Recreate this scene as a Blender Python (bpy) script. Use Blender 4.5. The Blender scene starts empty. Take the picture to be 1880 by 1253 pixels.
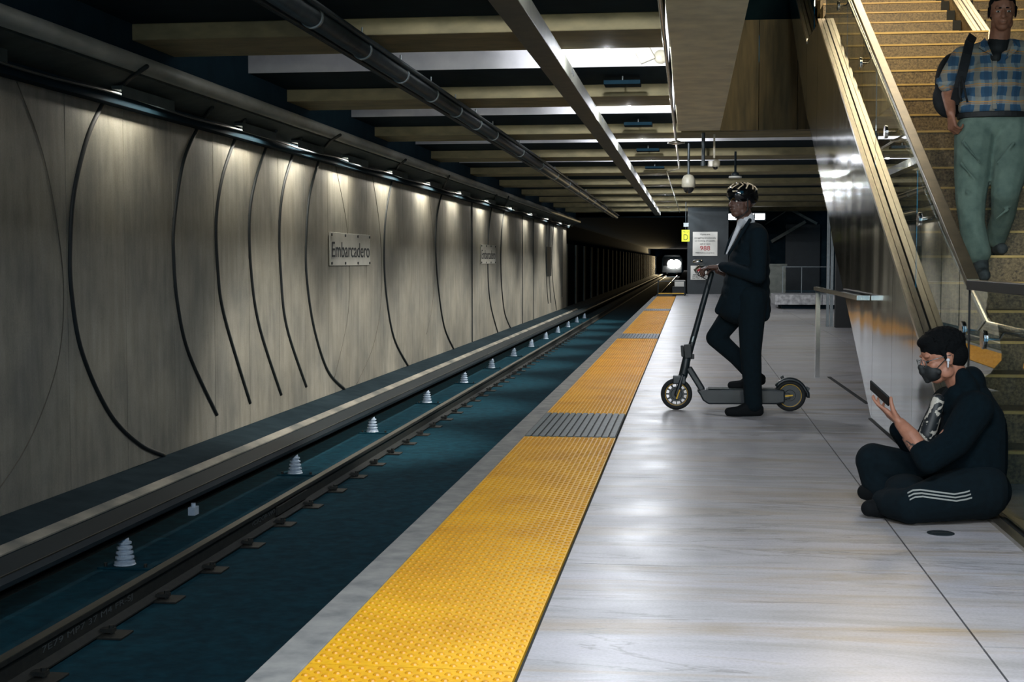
import bpy, bmesh, math, random
from mathutils import Vector, Matrix, Quaternion
random.seed(7)
scene = bpy.context.scene
COL = scene.collection
V = Vector

# ------------------------------------------------------------------ camera
F = 2517.0; CX, CY = 940.0, 626.5; H = 1.18
PITCH = math.atan((CY - 480.0) / F)
YAW = math.atan(328.0 * math.cos(PITCH) / F)
FW = V((-math.sin(YAW) * math.cos(PITCH), math.cos(YAW) * math.cos(PITCH), -math.sin(PITCH)))
RT = V((math.cos(YAW), math.sin(YAW), 0)); UP = RT.cross(FW)
EYE = V((0, 0, H))
cam = bpy.data.cameras.new('camera'); camo = bpy.data.objects.new('camera', cam); COL.objects.link(camo)
cam.sensor_width = 36.0; cam.lens = F / 1880 * 36.0; cam.clip_end = 600; cam.clip_start = 0.05
camo.matrix_world = Matrix.Translation(EYE) @ Matrix((RT, UP, -FW)).transposed().to_4x4()
scene.camera = camo

# ------------------------------------------------------------------ world, exposure
w = bpy.data.worlds.new('world'); scene.world = w; w.use_nodes = True
w.node_tree.nodes['Background'].inputs[0].default_value = (0.05, 0.42, 0.75, 1)
w.node_tree.nodes['Background'].inputs[1].default_value = 0.8
vs = scene.view_settings
vs.view_transform = 'Standard'; vs.look = 'None'; vs.gamma = 1.0; vs.exposure = 0.0; vs.use_curve_mapping = False

# ------------------------------------------------------------------ stair light and platform lamps, with added fills
def lamp_data(name, kind, energy, color, **kw):
    l = bpy.data.lights.new(name, kind); l.energy = energy; l.color = color
    for k, v in kw.items(): setattr(l, k, v)
    return l
def light(name, data, loc, direction=None):
    o = bpy.data.objects.new(name, data); COL.objects.link(o); o.location = loc
    if direction is not None: o.rotation_euler = V(direction).to_track_quat('-Z', 'Y').to_euler()
    return o
light('stair_light', lamp_data('stair_light', 'AREA', 130, (1.0, 0.78, 0.50), shape='RECTANGLE', size=0.9, size_y=2.5),
      (2.3, 16.8, 6.0), (0, -0.45, -1))
light('stair_light', lamp_data('stair_light_2', 'AREA', 8, (1.0, 0.9, 0.75), shape='RECTANGLE', size=0.25, size_y=1.4),
      (2.1, 13.2, 5.5), (0, -0.1, -1))
light('riser_fill_light', lamp_data('riser_fill', 'AREA', 70, (1.0, 0.80, 0.50), shape='RECTANGLE', size=1.0, size_y=0.8, spread=math.radians(80)),
      (2.3, 8.8, 6.0), (0.0, 1.0, -0.28))  # added fill, set in front so the upper risers catch light
light('platform_light', lamp_data('plat', 'AREA', 30, (0.95, 0.95, 0.85), shape='RECTANGLE', size=1.6, size_y=0.4),
      (2.4, 30.0, 3.0), (0, 0, -1))
light('platform_light', lamp_data('plat2', 'AREA', 150, (0.88, 0.93, 1.0), shape='RECTANGLE', size=1.2, size_y=0.4),
      (0.5, 2.6, 3.0), (0, 0.1, -1))

light('slab_fill_light', lamp_data('slab_fill', 'AREA', 14, (0.97, 1.0, 0.80), shape='RECTANGLE', size=0.6, size_y=0.4, spread=math.radians(46)),
      (0.9, -2.2, 1.5), (-0.045, 1.0, 0.13))  # added fill from behind the camera, brightens the slab and beam undersides

# ------------------------------------------------------------------ unprojection of a photo pixel to a real point
def _ray(px, py): return FW + RT * ((px - CX) / F) - UP * ((py - CY) / F)
def SZ(px, py, z=0.0): r = _ray(px, py); return EYE + r * ((z - H) / r.z)
def SX(px, py, x): r = _ray(px, py); return EYE + r * (x / r.x)
def SY(px, py, y): r = _ray(px, py); return EYE + r * (y / r.y)

# ------------------------------------------------------------------ materials
def srgb(r, g, b):
    f = lambda c: (c / 255 / 12.92) if c / 255 <= 0.04045 else ((c / 255 + 0.055) / 1.055) ** 2.4
    return (f(r), f(g), f(b), 1)
def newmat(name):
    m = bpy.data.materials.new(name); m.use_nodes = True
    n = m.node_tree; b = n.nodes['Principled BSDF']; return m, n, b
def ramp(n, fac, stops):
    r = n.nodes.new('ShaderNodeValToRGB')
    el = r.color_ramp.elements
    while len(el) < len(stops): el.new(0.5)
    for e, (p, c) in zip(el, stops): e.position = p; e.color = c
    n.links.new(fac, r.inputs[0]); return r.outputs[0]
def coords(n, scale=(1, 1, 1)):
    g = n.nodes.new('ShaderNodeNewGeometry'); mp = n.nodes.new('ShaderNodeMapping')
    mp.inputs['Scale'].default_value = scale; n.links.new(g.outputs['Position'], mp.inputs[0]); return mp.outputs[0]
def noise(n, vec, scale, detail=4, rough=0.55, dist=0.0):
    t = n.nodes.new('ShaderNodeTexNoise'); t.inputs['Scale'].default_value = scale
    t.inputs['Detail'].default_value = detail; t.inputs['Roughness'].default_value = rough
    t.inputs['Distortion'].default_value = dist; n.links.new(vec, t.inputs['Vector']); return t.outputs['Fac']
def mixc(n, fac, a, b, mode='MIX'):
    x = n.nodes.new('ShaderNodeMix'); x.data_type = 'RGBA'; x.blend_type = mode
    for s, v in ((x.inputs[0], fac), (x.inputs[6], a), (x.inputs[7], b)):
        if hasattr(v, 'is_linked'): n.links.new(v, s)
        else: s.default_value = v
    return x.outputs[2]
def mth(n, op, a, b=0.0, c=0.0):
    x = n.nodes.new('ShaderNodeMath'); x.operation = op
    for s, v in zip(x.inputs, (a, b, c)):
        if hasattr(v, 'is_linked'): n.links.new(v, s)
        else: s.default_value = v
    return x.outputs[0]
def bump(n, b, h, strength=0.3, dist=0.01):
    x = n.nodes.new('ShaderNodeBump'); x.inputs['Strength'].default_value = strength; x.inputs['Distance'].default_value = dist
    n.links.new(h, x.inputs['Height']); n.links.new(x.outputs[0], b.inputs['Normal'])
def mat(name, c1, c2=None, rough=0.6, metal=0.0, scale=20, stretch=(1, 1, 1), bumps=0.0, bdist=0.005, spec=0.5, coat=0.0):
    m, n, b = newmat(name)
    b.inputs['Roughness'].default_value = rough; b.inputs['Metallic'].default_value = metal
    b.inputs['Specular IOR Level'].default_value = spec; b.inputs['Coat Weight'].default_value = coat
    v = coords(n, stretch); f = noise(n, v, scale)
    if c2 is None: c2 = tuple(x * 0.8 for x in c1[:3]) + (1,)
    n.links.new(ramp(n, f, [(0.3, c2), (0.7, c1)]), b.inputs['Base Color'])
    if bumps: bump(n, b, f, bumps, bdist)
    return m
def emit(name, c, s):
    m, n, b = newmat(name); b.inputs['Base Color'].default_value = c
    b.inputs['Emission Color'].default_value = c; b.inputs['Emission Strength'].default_value = s; return m

M = {}
# polished marble slabs
m, n, b = newmat('marble')
v = coords(n, (0.55, 2.6, 1)); f1 = noise(n, v, 1.6, 8, 0.62, 1.4)
v2 = coords(n, (0.35, 3.2, 1)); f2 = noise(n, v2, 1.1, 8, 0.68, 0.9)
basec = ramp(n, f1, [(0.34, srgb(158, 158, 160)), (0.50, srgb(178, 177, 181)), (0.62, srgb(186, 184, 190)), (0.72, srgb(172, 168, 160))])
vein = ramp(n, f2, [(0.50, (0, 0, 0, 1)), (0.70, (0.85, 0.85, 0.85, 1))])
v3 = coords(n, (1, 1, 1)); f3 = noise(n, v3, 90, 2, 0.5)
c = mixc(n, vein, basec, srgb(160, 140, 108))
v5 = coords(n, (0.22, 1.5, 1)); f5 = noise(n, v5, 1.3, 9, 0.6, 1.2)
thin = ramp(n, f5, [(0.49, (0, 0, 0, 1)), (0.5, (0.6, 0.6, 0.6, 1)), (0.51, (0, 0, 0, 1))])
c = mixc(n, thin, c, srgb(112, 110, 108))
sp = ramp(n, f3, [(0.3, (0.86, 0.86, 0.86, 1)), (0.6, (1, 1, 1, 1))])
c = mixc(n, 1.0, c, sp, 'MULTIPLY')
n.links.new(c, b.inputs['Base Color'])
v4 = coords(n); n.links.new(ramp(n, noise(n, v4, 3.0, 4), [(0.3, (0.30, 0.30, 0.30, 1)), (0.7, (0.42, 0.42, 0.42, 1))]), b.inputs['Roughness'])
bump(n, b, f3, 0.05, 0.001); b.inputs['Specular IOR Level'].default_value = 0.6
M['marble'] = m
M['tunneldark'] = mat('tunnel_dark', srgb(10, 18, 22), srgb(6, 13, 17), rough=1.0, spec=0.05)  # near-black: the unlit tunnel's darkness is put into the colour
M['joint'] = mat('joint', srgb(40, 46, 48), rough=0.9)
# board marked concrete of the track wall
m, n, b = newmat('wall_concrete')
v = coords(n, (1, 1, 0.16)); f1 = noise(n, v, 7, 6, 0.65)
v2 = coords(n, (1, 1, 1)); f2 = noise(n, v2, 1.1, 5, 0.6); f3 = noise(n, v2, 60, 3, 0.6)
c = ramp(n, f1, [(0.3, srgb(124, 122, 112)), (0.7, srgb(154, 151, 140))])
c = mixc(n, 1.0, c, ramp(n, f2, [(0.32, (0.66, 0.68, 0.70, 1)), (0.62, (1.05, 1.03, 1, 1))]), 'MULTIPLY')
c = mixc(n, 1.0, c, ramp(n, f3, [(0.3, (0.86, 0.86, 0.86, 1)), (0.6, (1, 1, 1, 1))]), 'MULTIPLY')
n.links.new(c, b.inputs['Base Color']); b.inputs['Roughness'].default_value = 0.7
bump(n, b, f3, 0.25, 0.003); M['wall'] = m
M['groove'] = mat('groove', srgb(28, 36, 38), rough=0.6)
M['faint'] = mat('faint', srgb(92, 88, 78), rough=0.8)
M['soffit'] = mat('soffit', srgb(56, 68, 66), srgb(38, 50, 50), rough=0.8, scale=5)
M['bull'] = mat('bullnose', srgb(150, 148, 138), srgb(110, 112, 106), rough=0.45, scale=3, stretch=(1, 0.4, 1))
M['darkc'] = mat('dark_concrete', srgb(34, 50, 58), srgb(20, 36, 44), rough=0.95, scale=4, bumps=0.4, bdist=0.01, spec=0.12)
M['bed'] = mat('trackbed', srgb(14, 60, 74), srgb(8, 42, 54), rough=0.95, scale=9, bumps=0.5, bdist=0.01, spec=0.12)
M['kerb'] = mat('kerb', srgb(160, 155, 142), srgb(70, 76, 76), rough=0.8, scale=2.2, stretch=(1, 0.6, 1))  # pale patches paint the lamp-lit dashes along the kerb
M['edge'] = mat('edge_concrete', srgb(150, 150, 146), srgb(112, 114, 114), rough=0.8, scale=9, bumps=0.3)
M['beam'] = mat('beam_concrete', srgb(142, 132, 98), srgb(108, 102, 76), rough=0.8, scale=6, stretch=(0.5, 1, 1), bumps=0.2)
M['white_paint'] = mat('white_paint', srgb(196, 196, 198), srgb(176, 176, 180), rough=0.55, scale=4)
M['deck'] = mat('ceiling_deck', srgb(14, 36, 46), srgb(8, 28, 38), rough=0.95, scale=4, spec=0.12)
M['slab'] = mat('slab_concrete', srgb(232, 226, 198), srgb(198, 194, 172), rough=0.85, scale=3.5, bumps=0.3)
M['brownpanel'] = mat('brown_panel', srgb(120, 108, 80), srgb(74, 72, 58), rough=0.7, scale=5, stretch=(2, 2, 0.25))
M['raceway'] = mat('raceway', srgb(92, 92, 82), srgb(74, 76, 70), rough=0.6, scale=8)
M['pipe'] = mat('dark_pipe', srgb(40, 50, 54), srgb(24, 33, 38), rough=0.5, metal=0.2, scale=9)
M['clamp'] = mat('clamp', srgb(120, 128, 130), rough=0.4, metal=0.7)
M['rail'] = mat('rail_steel', srgb(44, 46, 42), srgb(26, 30, 30), rough=0.6, metal=0.3, scale=15)
M['railhead'] = mat('rail_head', srgb(120, 118, 108), srgb(90, 90, 84), rough=0.35, metal=0.9, scale=12, stretch=(1, 0.1, 1))
M['cover'] = mat('coverboard', srgb(18, 32, 39), srgb(10, 26, 34), rough=0.6, scale=8, spec=0.25)
M['insul'] = mat('insulator', srgb(190, 205, 220), srgb(160, 178, 196), rough=0.35)
def yellowmat(name, c1, c2):
    m, n, b = newmat(name); v = coords(n); f = noise(n, v, 2.5, 5); f3 = noise(n, v, 70, 3)
    c = ramp(n, f, [(0.3, c2), (0.6, c1)])
    c = mixc(n, 1.0, c, ramp(n, f3, [(0.3, (0.88, 0.86, 0.84, 1)), (0.6, (1, 1, 1, 1))]), 'MULTIPLY')
    n.links.new(c, b.inputs['Base Color']); b.inputs['Roughness'].default_value = 0.48; return m
M['yellow'] = yellowmat('tactile_yellow', srgb(246, 188, 20), srgb(226, 164, 20))
M['domeyellow'] = yellowmat('tactile_dome', srgb(228, 162, 12), srgb(206, 142, 14))  # darker yellow: shade on the domes is put into the colour
M['tdark'] = mat('tactile_dark', srgb(92, 104, 104), srgb(66, 78, 80), rough=0.5, scale=30)
# stainless panel with slight waviness
m, n, b = newmat('stainless_mirror'); b.inputs['Metallic'].default_value = 1.0
b.inputs['Base Color'].default_value = srgb(128, 132, 132); b.inputs['Roughness'].default_value = 0.10
v = coords(n, (1, 1.3, 0.5)); bump(n, b, noise(n, v, 1.5, 1, 0.3), 0.28, 0.02); M['mirror'] = m
M['steel'] = mat('brushed_steel', srgb(196, 190, 176), srgb(172, 167, 154), rough=0.3, metal=0.95, scale=10, stretch=(6, 1, 1))
M['chrome'] = mat('chrome', srgb(215, 215, 212), srgb(190, 190, 190), rough=0.16, metal=1.0, scale=6)
M['bronze'] = mat('cap_rail', srgb(130, 122, 100), srgb(104, 98, 82), rough=0.35, metal=0.8, scale=8)
M['blackmetal'] = mat('black_metal', srgb(24, 30, 32), srgb(16, 20, 22), rough=0.5, metal=0.3)
# terrazzo steps
m, n, b = newmat('terrazzo'); v = coords(n); f = noise(n, v, 55, 4, 0.7); f2 = noise(n, v, 3, 3)
c = ramp(n, f, [(0.34, srgb(74, 62, 42)), (0.5, srgb(128, 108, 72)), (0.66, srgb(160, 138, 96))])
n.links.new(mixc(n, 1.0, c, ramp(n, f2, [(0.3, (0.8, 0.8, 0.8, 1)), (0.7, (1, 1, 1, 1))]), 'MULTIPLY'), b.inputs['Base Color'])
b.inputs['Roughness'].default_value = 0.45; M['terrazzo'] = m
M['nosing'] = mat('step_nosing', srgb(226, 190, 110), srgb(200, 168, 96), rough=0.4, scale=8)
m, n, b = newmat('glass'); b.inputs['Transmission Weight'].default_value = 1.0; b.inputs['Roughness'].default_value = 0.0
b.inputs['IOR'].default_value = 1.45; b.inputs['Base Color'].default_value = (0.86, 0.93, 0.92, 1)
M['glass'] = m
M['signwhite'] = mat('sign_white', srgb(214, 212, 204), srgb(196, 196, 190), rough=0.6, scale=3)
M['wallsign'] = mat('wall_sign', srgb(176, 176, 168), srgb(158, 158, 150), rough=0.6, scale=3)
M['ink'] = mat('ink', srgb(16, 28, 34), rough=0.7)
M['redink'] = mat('red_ink', srgb(170, 34, 40), rough=0.7)
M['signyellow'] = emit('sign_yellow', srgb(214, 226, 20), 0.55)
M['black'] = mat('black', srgb(20, 26, 28), srgb(14, 18, 20), rough=0.7)
M['suit'] = mat('suit_cloth', srgb(5, 22, 30), srgb(3, 16, 23), rough=0.95, scale=60, bumps=0.2, bdist=0.002, spec=0.2)
M['trouser'] = mat('black_trousers', srgb(5, 21, 28), srgb(3, 15, 21), rough=0.95, scale=40, spec=0.2)
M['shoe'] = mat('black_shoe', srgb(9, 13, 16), rough=0.85, spec=0.2)
M['shirtwhite'] = mat('white_shirt', srgb(196, 200, 206), rough=0.8)
M['skin_dark'] = mat('skin_dark', srgb(88, 62, 52), srgb(72, 50, 42), rough=0.5, scale=30)
M['skin'] = mat('skin', srgb(166, 116, 94), srgb(144, 98, 78), rough=0.55, scale=25)
M['skin2'] = mat('skin2', srgb(150, 104, 82), srgb(128, 86, 66), rough=0.55, scale=25)
M['hair'] = mat('hair', srgb(10, 13, 15), srgb(5, 7, 9), spec=0.12, rough=0.9, scale=90, stretch=(1, 1, 2), bumps=0.8, bdist=0.004)
M['hoodie'] = mat('hoodie', srgb(4, 19, 26), srgb(2, 13, 19), rough=0.98, scale=50, bumps=0.3, bdist=0.003, spec=0.15)
M['eyew'] = mat('eye_white', srgb(200, 196, 190), rough=0.3)
M['eyed'] = mat('eye_dark', srgb(20, 16, 14), rough=0.2)
M['helmet'] = mat('helmet_shell', srgb(10, 12, 14), rough=0.12, scale=5, coat=0.6)
M['helmstripe'] = mat('helmet_stripe', srgb(226, 206, 178), srgb(200, 180, 150), rough=0.25, scale=5)
M['tyre'] = mat('rubber', srgb(20, 25, 27), srgb(14, 18, 20), rough=0.8)
M['scoot'] = mat('scooter_paint', srgb(22, 33, 38), srgb(15, 24, 29), rough=0.42, scale=10)
M['deckmat'] = mat('deck_rubber', srgb(70, 78, 76), srgb(50, 58, 58), rough=0.6, scale=40)
M['accent'] = mat('accent_yellow', srgb(214, 168, 20), rough=0.5)
M['khaki'] = mat('green_trousers', srgb(104, 124, 112), srgb(80, 100, 92), rough=0.9, scale=14, bumps=0.3, bdist=0.004)
M['greyshoe'] = mat('grey_shoe', srgb(70, 78, 78), srgb(44, 50, 50), rough=0.8, scale=30)
M['bag'] = mat('backpack', srgb(22, 28, 32), srgb(14, 18, 22), rough=0.85, scale=30)
M['cabinet'] = mat('grey_cabinet', srgb(128, 132, 124), srgb(100, 106, 100), rough=0.7, scale=5)
M['pillar'] = mat('pillar_tile', srgb(26, 38, 43), srgb(18, 29, 34), rough=0.6, scale=5)
M['granite'] = mat('bench_marble', srgb(188, 188, 190), srgb(120, 122, 124), rough=0.5, scale=12)
M['lampwhite'] = emit('lamp_glow', (1, 1, 1, 1), 4.0)
M['lamp_on'] = emit('lamp_on', (0.92, 0.96, 1, 1), 30.0)
M['headlamp'] = emit('headlamp', (1.0, 0.95, 0.86, 1), 60.0)
M['camhousing'] = mat('camera_housing', srgb(150, 146, 130), rough=0.5)
M['trainm'] = mat('train_body', srgb(150, 155, 160), rough=0.4, metal=0.5)
m, n, b = newmat('dome_smoke'); b.inputs['Base Color'].default_value = (0.01, 0.01, 0.01, 1); b.inputs['Roughness'].default_value = 0.08; M['domeglass'] = m
# plaid shirt
m, n, b = newmat('plaid'); g = n.nodes.new('ShaderNodeNewGeometry'); s = n.nodes.new('ShaderNodeSeparateXYZ')
nz = n.nodes.new('ShaderNodeTexNoise'); nz.inputs['Scale'].default_value = 3.5
mv = n.nodes.new('ShaderNodeVectorMath'); mv.operation = 'SCALE'; mv.inputs['Scale'].default_value = 0.05
ad = n.nodes.new('ShaderNodeVectorMath'); ad.operation = 'ADD'
n.links.new(nz.outputs['Color'], mv.inputs[0]); n.links.new(g.outputs['Position'], ad.inputs[0]); n.links.new(mv.outputs[0], ad.inputs[1])
n.links.new(ad.outputs[0], s.inputs[0])
def band(src, period, phase, lo, hi):
    fr = mth(n, 'FRACT', mth(n, 'ADD', mth(n, 'DIVIDE', src, period), phase))
    return mth(n, 'MULTIPLY', mth(n, 'GREATER_THAN', fr, lo), mth(n, 'LESS_THAN', fr, hi))
c = mixc(n, band(s.outputs[2], 0.108, 0.0, 0.25, 0.75), srgb(118, 136, 144), srgb(46, 82, 110))
c = mixc(n, mth(n, 'MULTIPLY', band(s.outputs[0], 0.10, 0.2, 0.0, 0.35), 0.6), c, srgb(150, 142, 120))
c = mixc(n, mth(n, 'MULTIPLY', band(s.outputs[0], 0.10, 0.2, 0.55, 0.8), 0.5), c, srgb(34, 62, 90))
c = mixc(n, mth(n, 'MULTIPLY', band(s.outputs[2], 0.108, 0.0, 0.93, 1.0), 0.8), c, srgb(196, 140, 60))
c = mixc(n, mth(n, 'MULTIPLY', band(s.outputs[2], 0.108, 0.0, 0.82, 0.88), 0.6), c, srgb(170, 120, 60))
n.links.new(c, b.inputs['Base Color']); b.inputs['Roughness'].default_value = 0.9; M['plaid'] = m
# black and white printed t-shirt under the hoodie
m, n, b = newmat('print'); v = coords(n); f = noise(n, v, 22, 2, 0.4, 1.5)
n.links.new(ramp(n, f, [(0.5, srgb(24, 30, 34)), (0.53, srgb(170, 166, 156))]), b.inputs['Base Color']); M['print'] = m
m, n, b = newmat('tattooed_skin'); v = coords(n); f = noise(n, v, 30, 3, 0.5, 1.0)
n.links.new(ramp(n, f, [(0.46, srgb(56, 52, 50)), (0.56, srgb(158, 112, 92))]), b.inputs['Base Color']); M['tattoo'] = m

# ------------------------------------------------------------------ mesh builder
OFF = {}
class MB:
    def __init__(s): s.v = []; s.f = []
    def add(s, vs, fs):
        o = len(s.v); s.v += [V(p) for p in vs]; s.f += [tuple(i + o for i in f) for f in fs]; return s
    def box(s, a, b):
        x0, x1 = sorted((a[0], b[0])); y0, y1 = sorted((a[1], b[1])); z0, z1 = sorted((a[2], b[2]))
        return s.add([(x0, y0, z0), (x1, y0, z0), (x1, y1, z0), (x0, y1, z0), (x0, y0, z1), (x1, y0, z1), (x1, y1, z1), (x0, y1, z1)],
                     [(0, 3, 2, 1), (4, 5, 6, 7), (0, 1, 5, 4), (1, 2, 6, 5), (2, 3, 7, 6), (3, 0, 4, 7)])
    def obox(s, c, ax, ay, az):   # oriented box, half vectors
        c, ax, ay, az = V(c), V(ax), V(ay), V(az)
        p = [c - ax - ay - az, c + ax - ay - az, c + ax + ay - az, c - ax + ay - az, c - ax - ay + az, c + ax - ay + az, c + ax + ay + az, c - ax + ay + az]
        return s.add(p, [(0, 3, 2, 1), (4, 5, 6, 7), (0, 1, 5, 4), (1, 2, 6, 5), (2, 3, 7, 6), (3, 0, 4, 7)])
    def bar(s, p0, p1, w, h, up=(0, 0, 1)):
        p0, p1 = V(p0), V(p1); d = (p1 - p0); L = d.length; d.normalize(); sd = d.cross(V(up))
        if sd.length < 1e-4: sd = V((1, 0, 0))
        sd.normalize(); u = sd.cross(d)
        return s.obox((p0 + p1) / 2, d * L / 2, sd * w / 2, u * h / 2)
    def prism(s, pts, ext):       # polygon (3d points) extruded by vector
        n = len(pts); e = V(ext); a = [V(p) for p in pts]
        return s.add(a + [p + e for p in a], [tuple(range(n)), tuple(range(2 * n - 1, n - 1, -1))] + [(i, (i + 1) % n, n + (i + 1) % n, n + i) for i in range(n)])
    def cyl(s, p0, p1, r0, r1=None, n=16, cap=True):
        r1 = r0 if r1 is None else r1; p0, p1 = V(p0), V(p1); d = (p1 - p0).normalized()
        a = d.orthogonal().normalized(); b = d.cross(a)
        vs = [p0 + (a * math.cos(t) + b * math.sin(t)) * r0 for t in [2 * math.pi * i / n for i in range(n)]]
        vs += [p1 + (a * math.cos(t) + b * math.sin(t)) * r1 for t in [2 * math.pi * i / n for i in range(n)]]
        fs = [(i, (i + 1) % n, n + (i + 1) % n, n + i) for i in range(n)]
        if cap: fs += [tuple(range(n - 1, -1, -1)), tuple(range(n, 2 * n))]
        return s.add(vs, fs)
    def tube(s, pts, r, n=8):
        pts = [V(p) for p in pts]; rings = []; prev = None
        for i, p in enumerate(pts):
            d = (pts[min(i + 1, len(pts) - 1)] - pts[max(i - 1, 0)]).normalized()
            a = d.orthogonal().normalized() if prev is None else (prev - d * prev.dot(d)).normalized()
            prev = a; b = d.cross(a)
            rings.append([p + (a * math.cos(2 * math.pi * k / n) + b * math.sin(2 * math.pi * k / n)) * (r[i] if isinstance(r, (list, tuple)) else r) for k in range(n)])
        vs = [q for rr in rings for q in rr]; fs = []
        for i in range(len(pts) - 1):
            for k in range(n): fs.append((i * n + k, i * n + (k + 1) % n, (i + 1) * n + (k + 1) % n, (i + 1) * n + k))
        fs += [tuple(range(n - 1, -1, -1)), tuple(range((len(pts) - 1) * n, len(pts) * n))]
        return s.add(vs, fs)
    def lathe(s, base, axis, prof, n=24):  # prof: (r, h)
        base = V(base); d = V(axis).normalized(); a = d.orthogonal().normalized(); b = d.cross(a); vs = []; fs = []
        for r, h in prof:
            for k in range(n):
                t = 2 * math.pi * k / n; vs.append(base + d * h + (a * math.cos(t) + b * math.sin(t)) * max(r, 1e-4))
        for i in range(len(prof) - 1):
            for k in range(n): fs.append((i * n + k, i * n + (k + 1) % n, (i + 1) * n + (k + 1) % n, (i + 1) * n + k))
        fs += [tuple(range(n - 1, -1, -1)), tuple(range((len(prof) - 1) * n, len(prof) * n))]
        return s.add(vs, fs)
    def ball(s, c, r, rot=None, nu=14, nv=9):
        c = V(c); r = (r, r, r) if not hasattr(r, '__len__') else r; R = rot or Matrix.Identity(3); vs = []; fs = []
        vs.append(c + R @ V((0, 0, r[2])))
        for j in range(1, nv):
            t = math.pi * j / nv
            for k in range(nu):
                p = 2 * math.pi * k / nu; vs.append(c + R @ V((r[0] * math.sin(t) * math.cos(p), r[1] * math.sin(t) * math.sin(p), r[2] * math.cos(t))))
        vs.append(c + R @ V((0, 0, -r[2])))
        for k in range(nu): fs.append((0, 1 + k, 1 + (k + 1) % nu))
        for j in range(nv - 2):
            for k in range(nu):
                a = 1 + j * nu + k; b2 = 1 + j * nu + (k + 1) % nu; fs.append((a, a + nu, b2 + nu, b2))
        l = len(vs) - 1
        for k in range(nu): fs.append((l, 1 + (nv - 2) * nu + (k + 1) % nu, 1 + (nv - 2) * nu + k))
        return s.add(vs, fs)
    def cap(s, p0, r0, p1, r1): s.ball(p0, r0); s.ball(p1, r1); return s.cyl(p0, p1, r0, r1, 14)
    def chain(s, pts):            # [(p, r), ...]
        for (a, ra), (b2, rb) in zip(pts, pts[1:]): s.cap(a, ra, b2, rb)
        return s
    def build(s, name, m, parent=None, smooth=False, bevel=0.0, voxel=0.0, sm=2):
        off = OFF[parent.name] if parent else V((0, 0, 0))
        if parent is None:
            xs = [min(p[i] for p in s.v) for i in range(3)]; xe = [max(p[i] for p in s.v) for i in range(3)]
            off = V(((xs[0] + xe[0]) / 2, (xs[1] + xe[1]) / 2, xs[2]))
        me = bpy.data.meshes.new(name); me.from_pydata([p - off for p in s.v], [], s.f); me.update()
        bm = bmesh.new(); bm.from_mesh(me); bmesh.ops.recalc_face_normals(bm, faces=bm.faces[:]); bm.to_mesh(me); bm.free()
        o = bpy.data.objects.new(name, me); COL.objects.link(o)
        if voxel:
            r = o.modifiers.new('r', 'REMESH'); r.mode = 'VOXEL'; r.voxel_size = voxel
            q = o.modifiers.new('s', 'SMOOTH'); q.iterations = sm; q.factor = 0.6
            dg = bpy.context.evaluated_depsgraph_get(); me2 = bpy.data.meshes.new_from_object(o.evaluated_get(dg))
            o.modifiers.clear(); o.data = me2; me = me2; smooth = True
        if bevel:
            bv = o.modifiers.new('b', 'BEVEL'); bv.width = bevel; bv.segments = 2; bv.limit_method = 'ANGLE'
        if smooth:
            for p in me.polygons: p.use_smooth = True
        me.materials.clear(); me.materials.append(m)
        if parent: o.parent = parent
        else: o.location = off
        OFF[o.name] = off
        return o
def tag(o, label=None, cat=None, group=None, kind=None):
    if label: o['label'] = label
    if cat: o['category'] = cat
    if group: o['group'] = group
    if kind: o['kind'] = kind
    return o
def thing(name, loc, label, cat, group=None):
    o = bpy.data.objects.new(name, None); COL.objects.link(o); o.location = loc; o.empty_display_size = 0.1
    OFF[o.name] = V(loc); return tag(o, label, cat, group)
def struct(name, mb, m, label=None, **kw): return tag(mb.build(name, m, **kw), label, None, None, 'structure')
def kids(o): return [c for c in bpy.data.objects if c.parent is o]
def copy_tree(o, delta=None, parent=None):
    c = o.copy(); COL.objects.link(c)
    if parent: c.parent = parent
    if delta is not None: c.location = V(o.location) + V(delta)
    for k in kids(o): copy_tree(k, None, c)
    OFF[c.name] = OFF[o.name] + (V(delta) if delta is not None else V((0, 0, 0)))
    return c
def text(name, body, size, m, origin, xdir, updir, parent, width=None, extr=0.001, align='CENTER', height=None):
    cu = bpy.data.curves.new(name, 'FONT'); cu.body = body; cu.size = size; cu.extrude = extr; cu.align_x = align; cu.align_y = 'CENTER'
    t = bpy.data.objects.new('tmp', cu); COL.objects.link(t); dg = bpy.context.evaluated_depsgraph_get()
    me = bpy.data.meshes.new_from_object(t.evaluated_get(dg)); bpy.data.objects.remove(t)
    xs = [p.co.x for p in me.vertices]; ys = [p.co.y for p in me.vertices]
    cxm = (min(xs) + max(xs)) / 2; cym = (min(ys) + max(ys)) / 2
    sx = width / (max(xs) - min(xs)) if width else 1; sy = height / (max(ys) - min(ys)) if height else 1
    X = V(xdir).normalized(); U = V(updir).normalized(); N = X.cross(U); off = OFF[parent.name]; o3 = V(origin)
    for p in me.vertices:
        c = p.co; p.co = o3 - off + X * ((c.x - cxm) * sx) + U * ((c.y - cym) * sy) + N * (c.z + extr)
    me.update(); me.materials.clear(); me.materials.append(m)
    o = bpy.data.objects.new(name, me); COL.objects.link(o); o.parent = parent; OFF[o.name] = off; return o

# ================================================================== THE STRUCTURE
Y0 = -3.0
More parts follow.
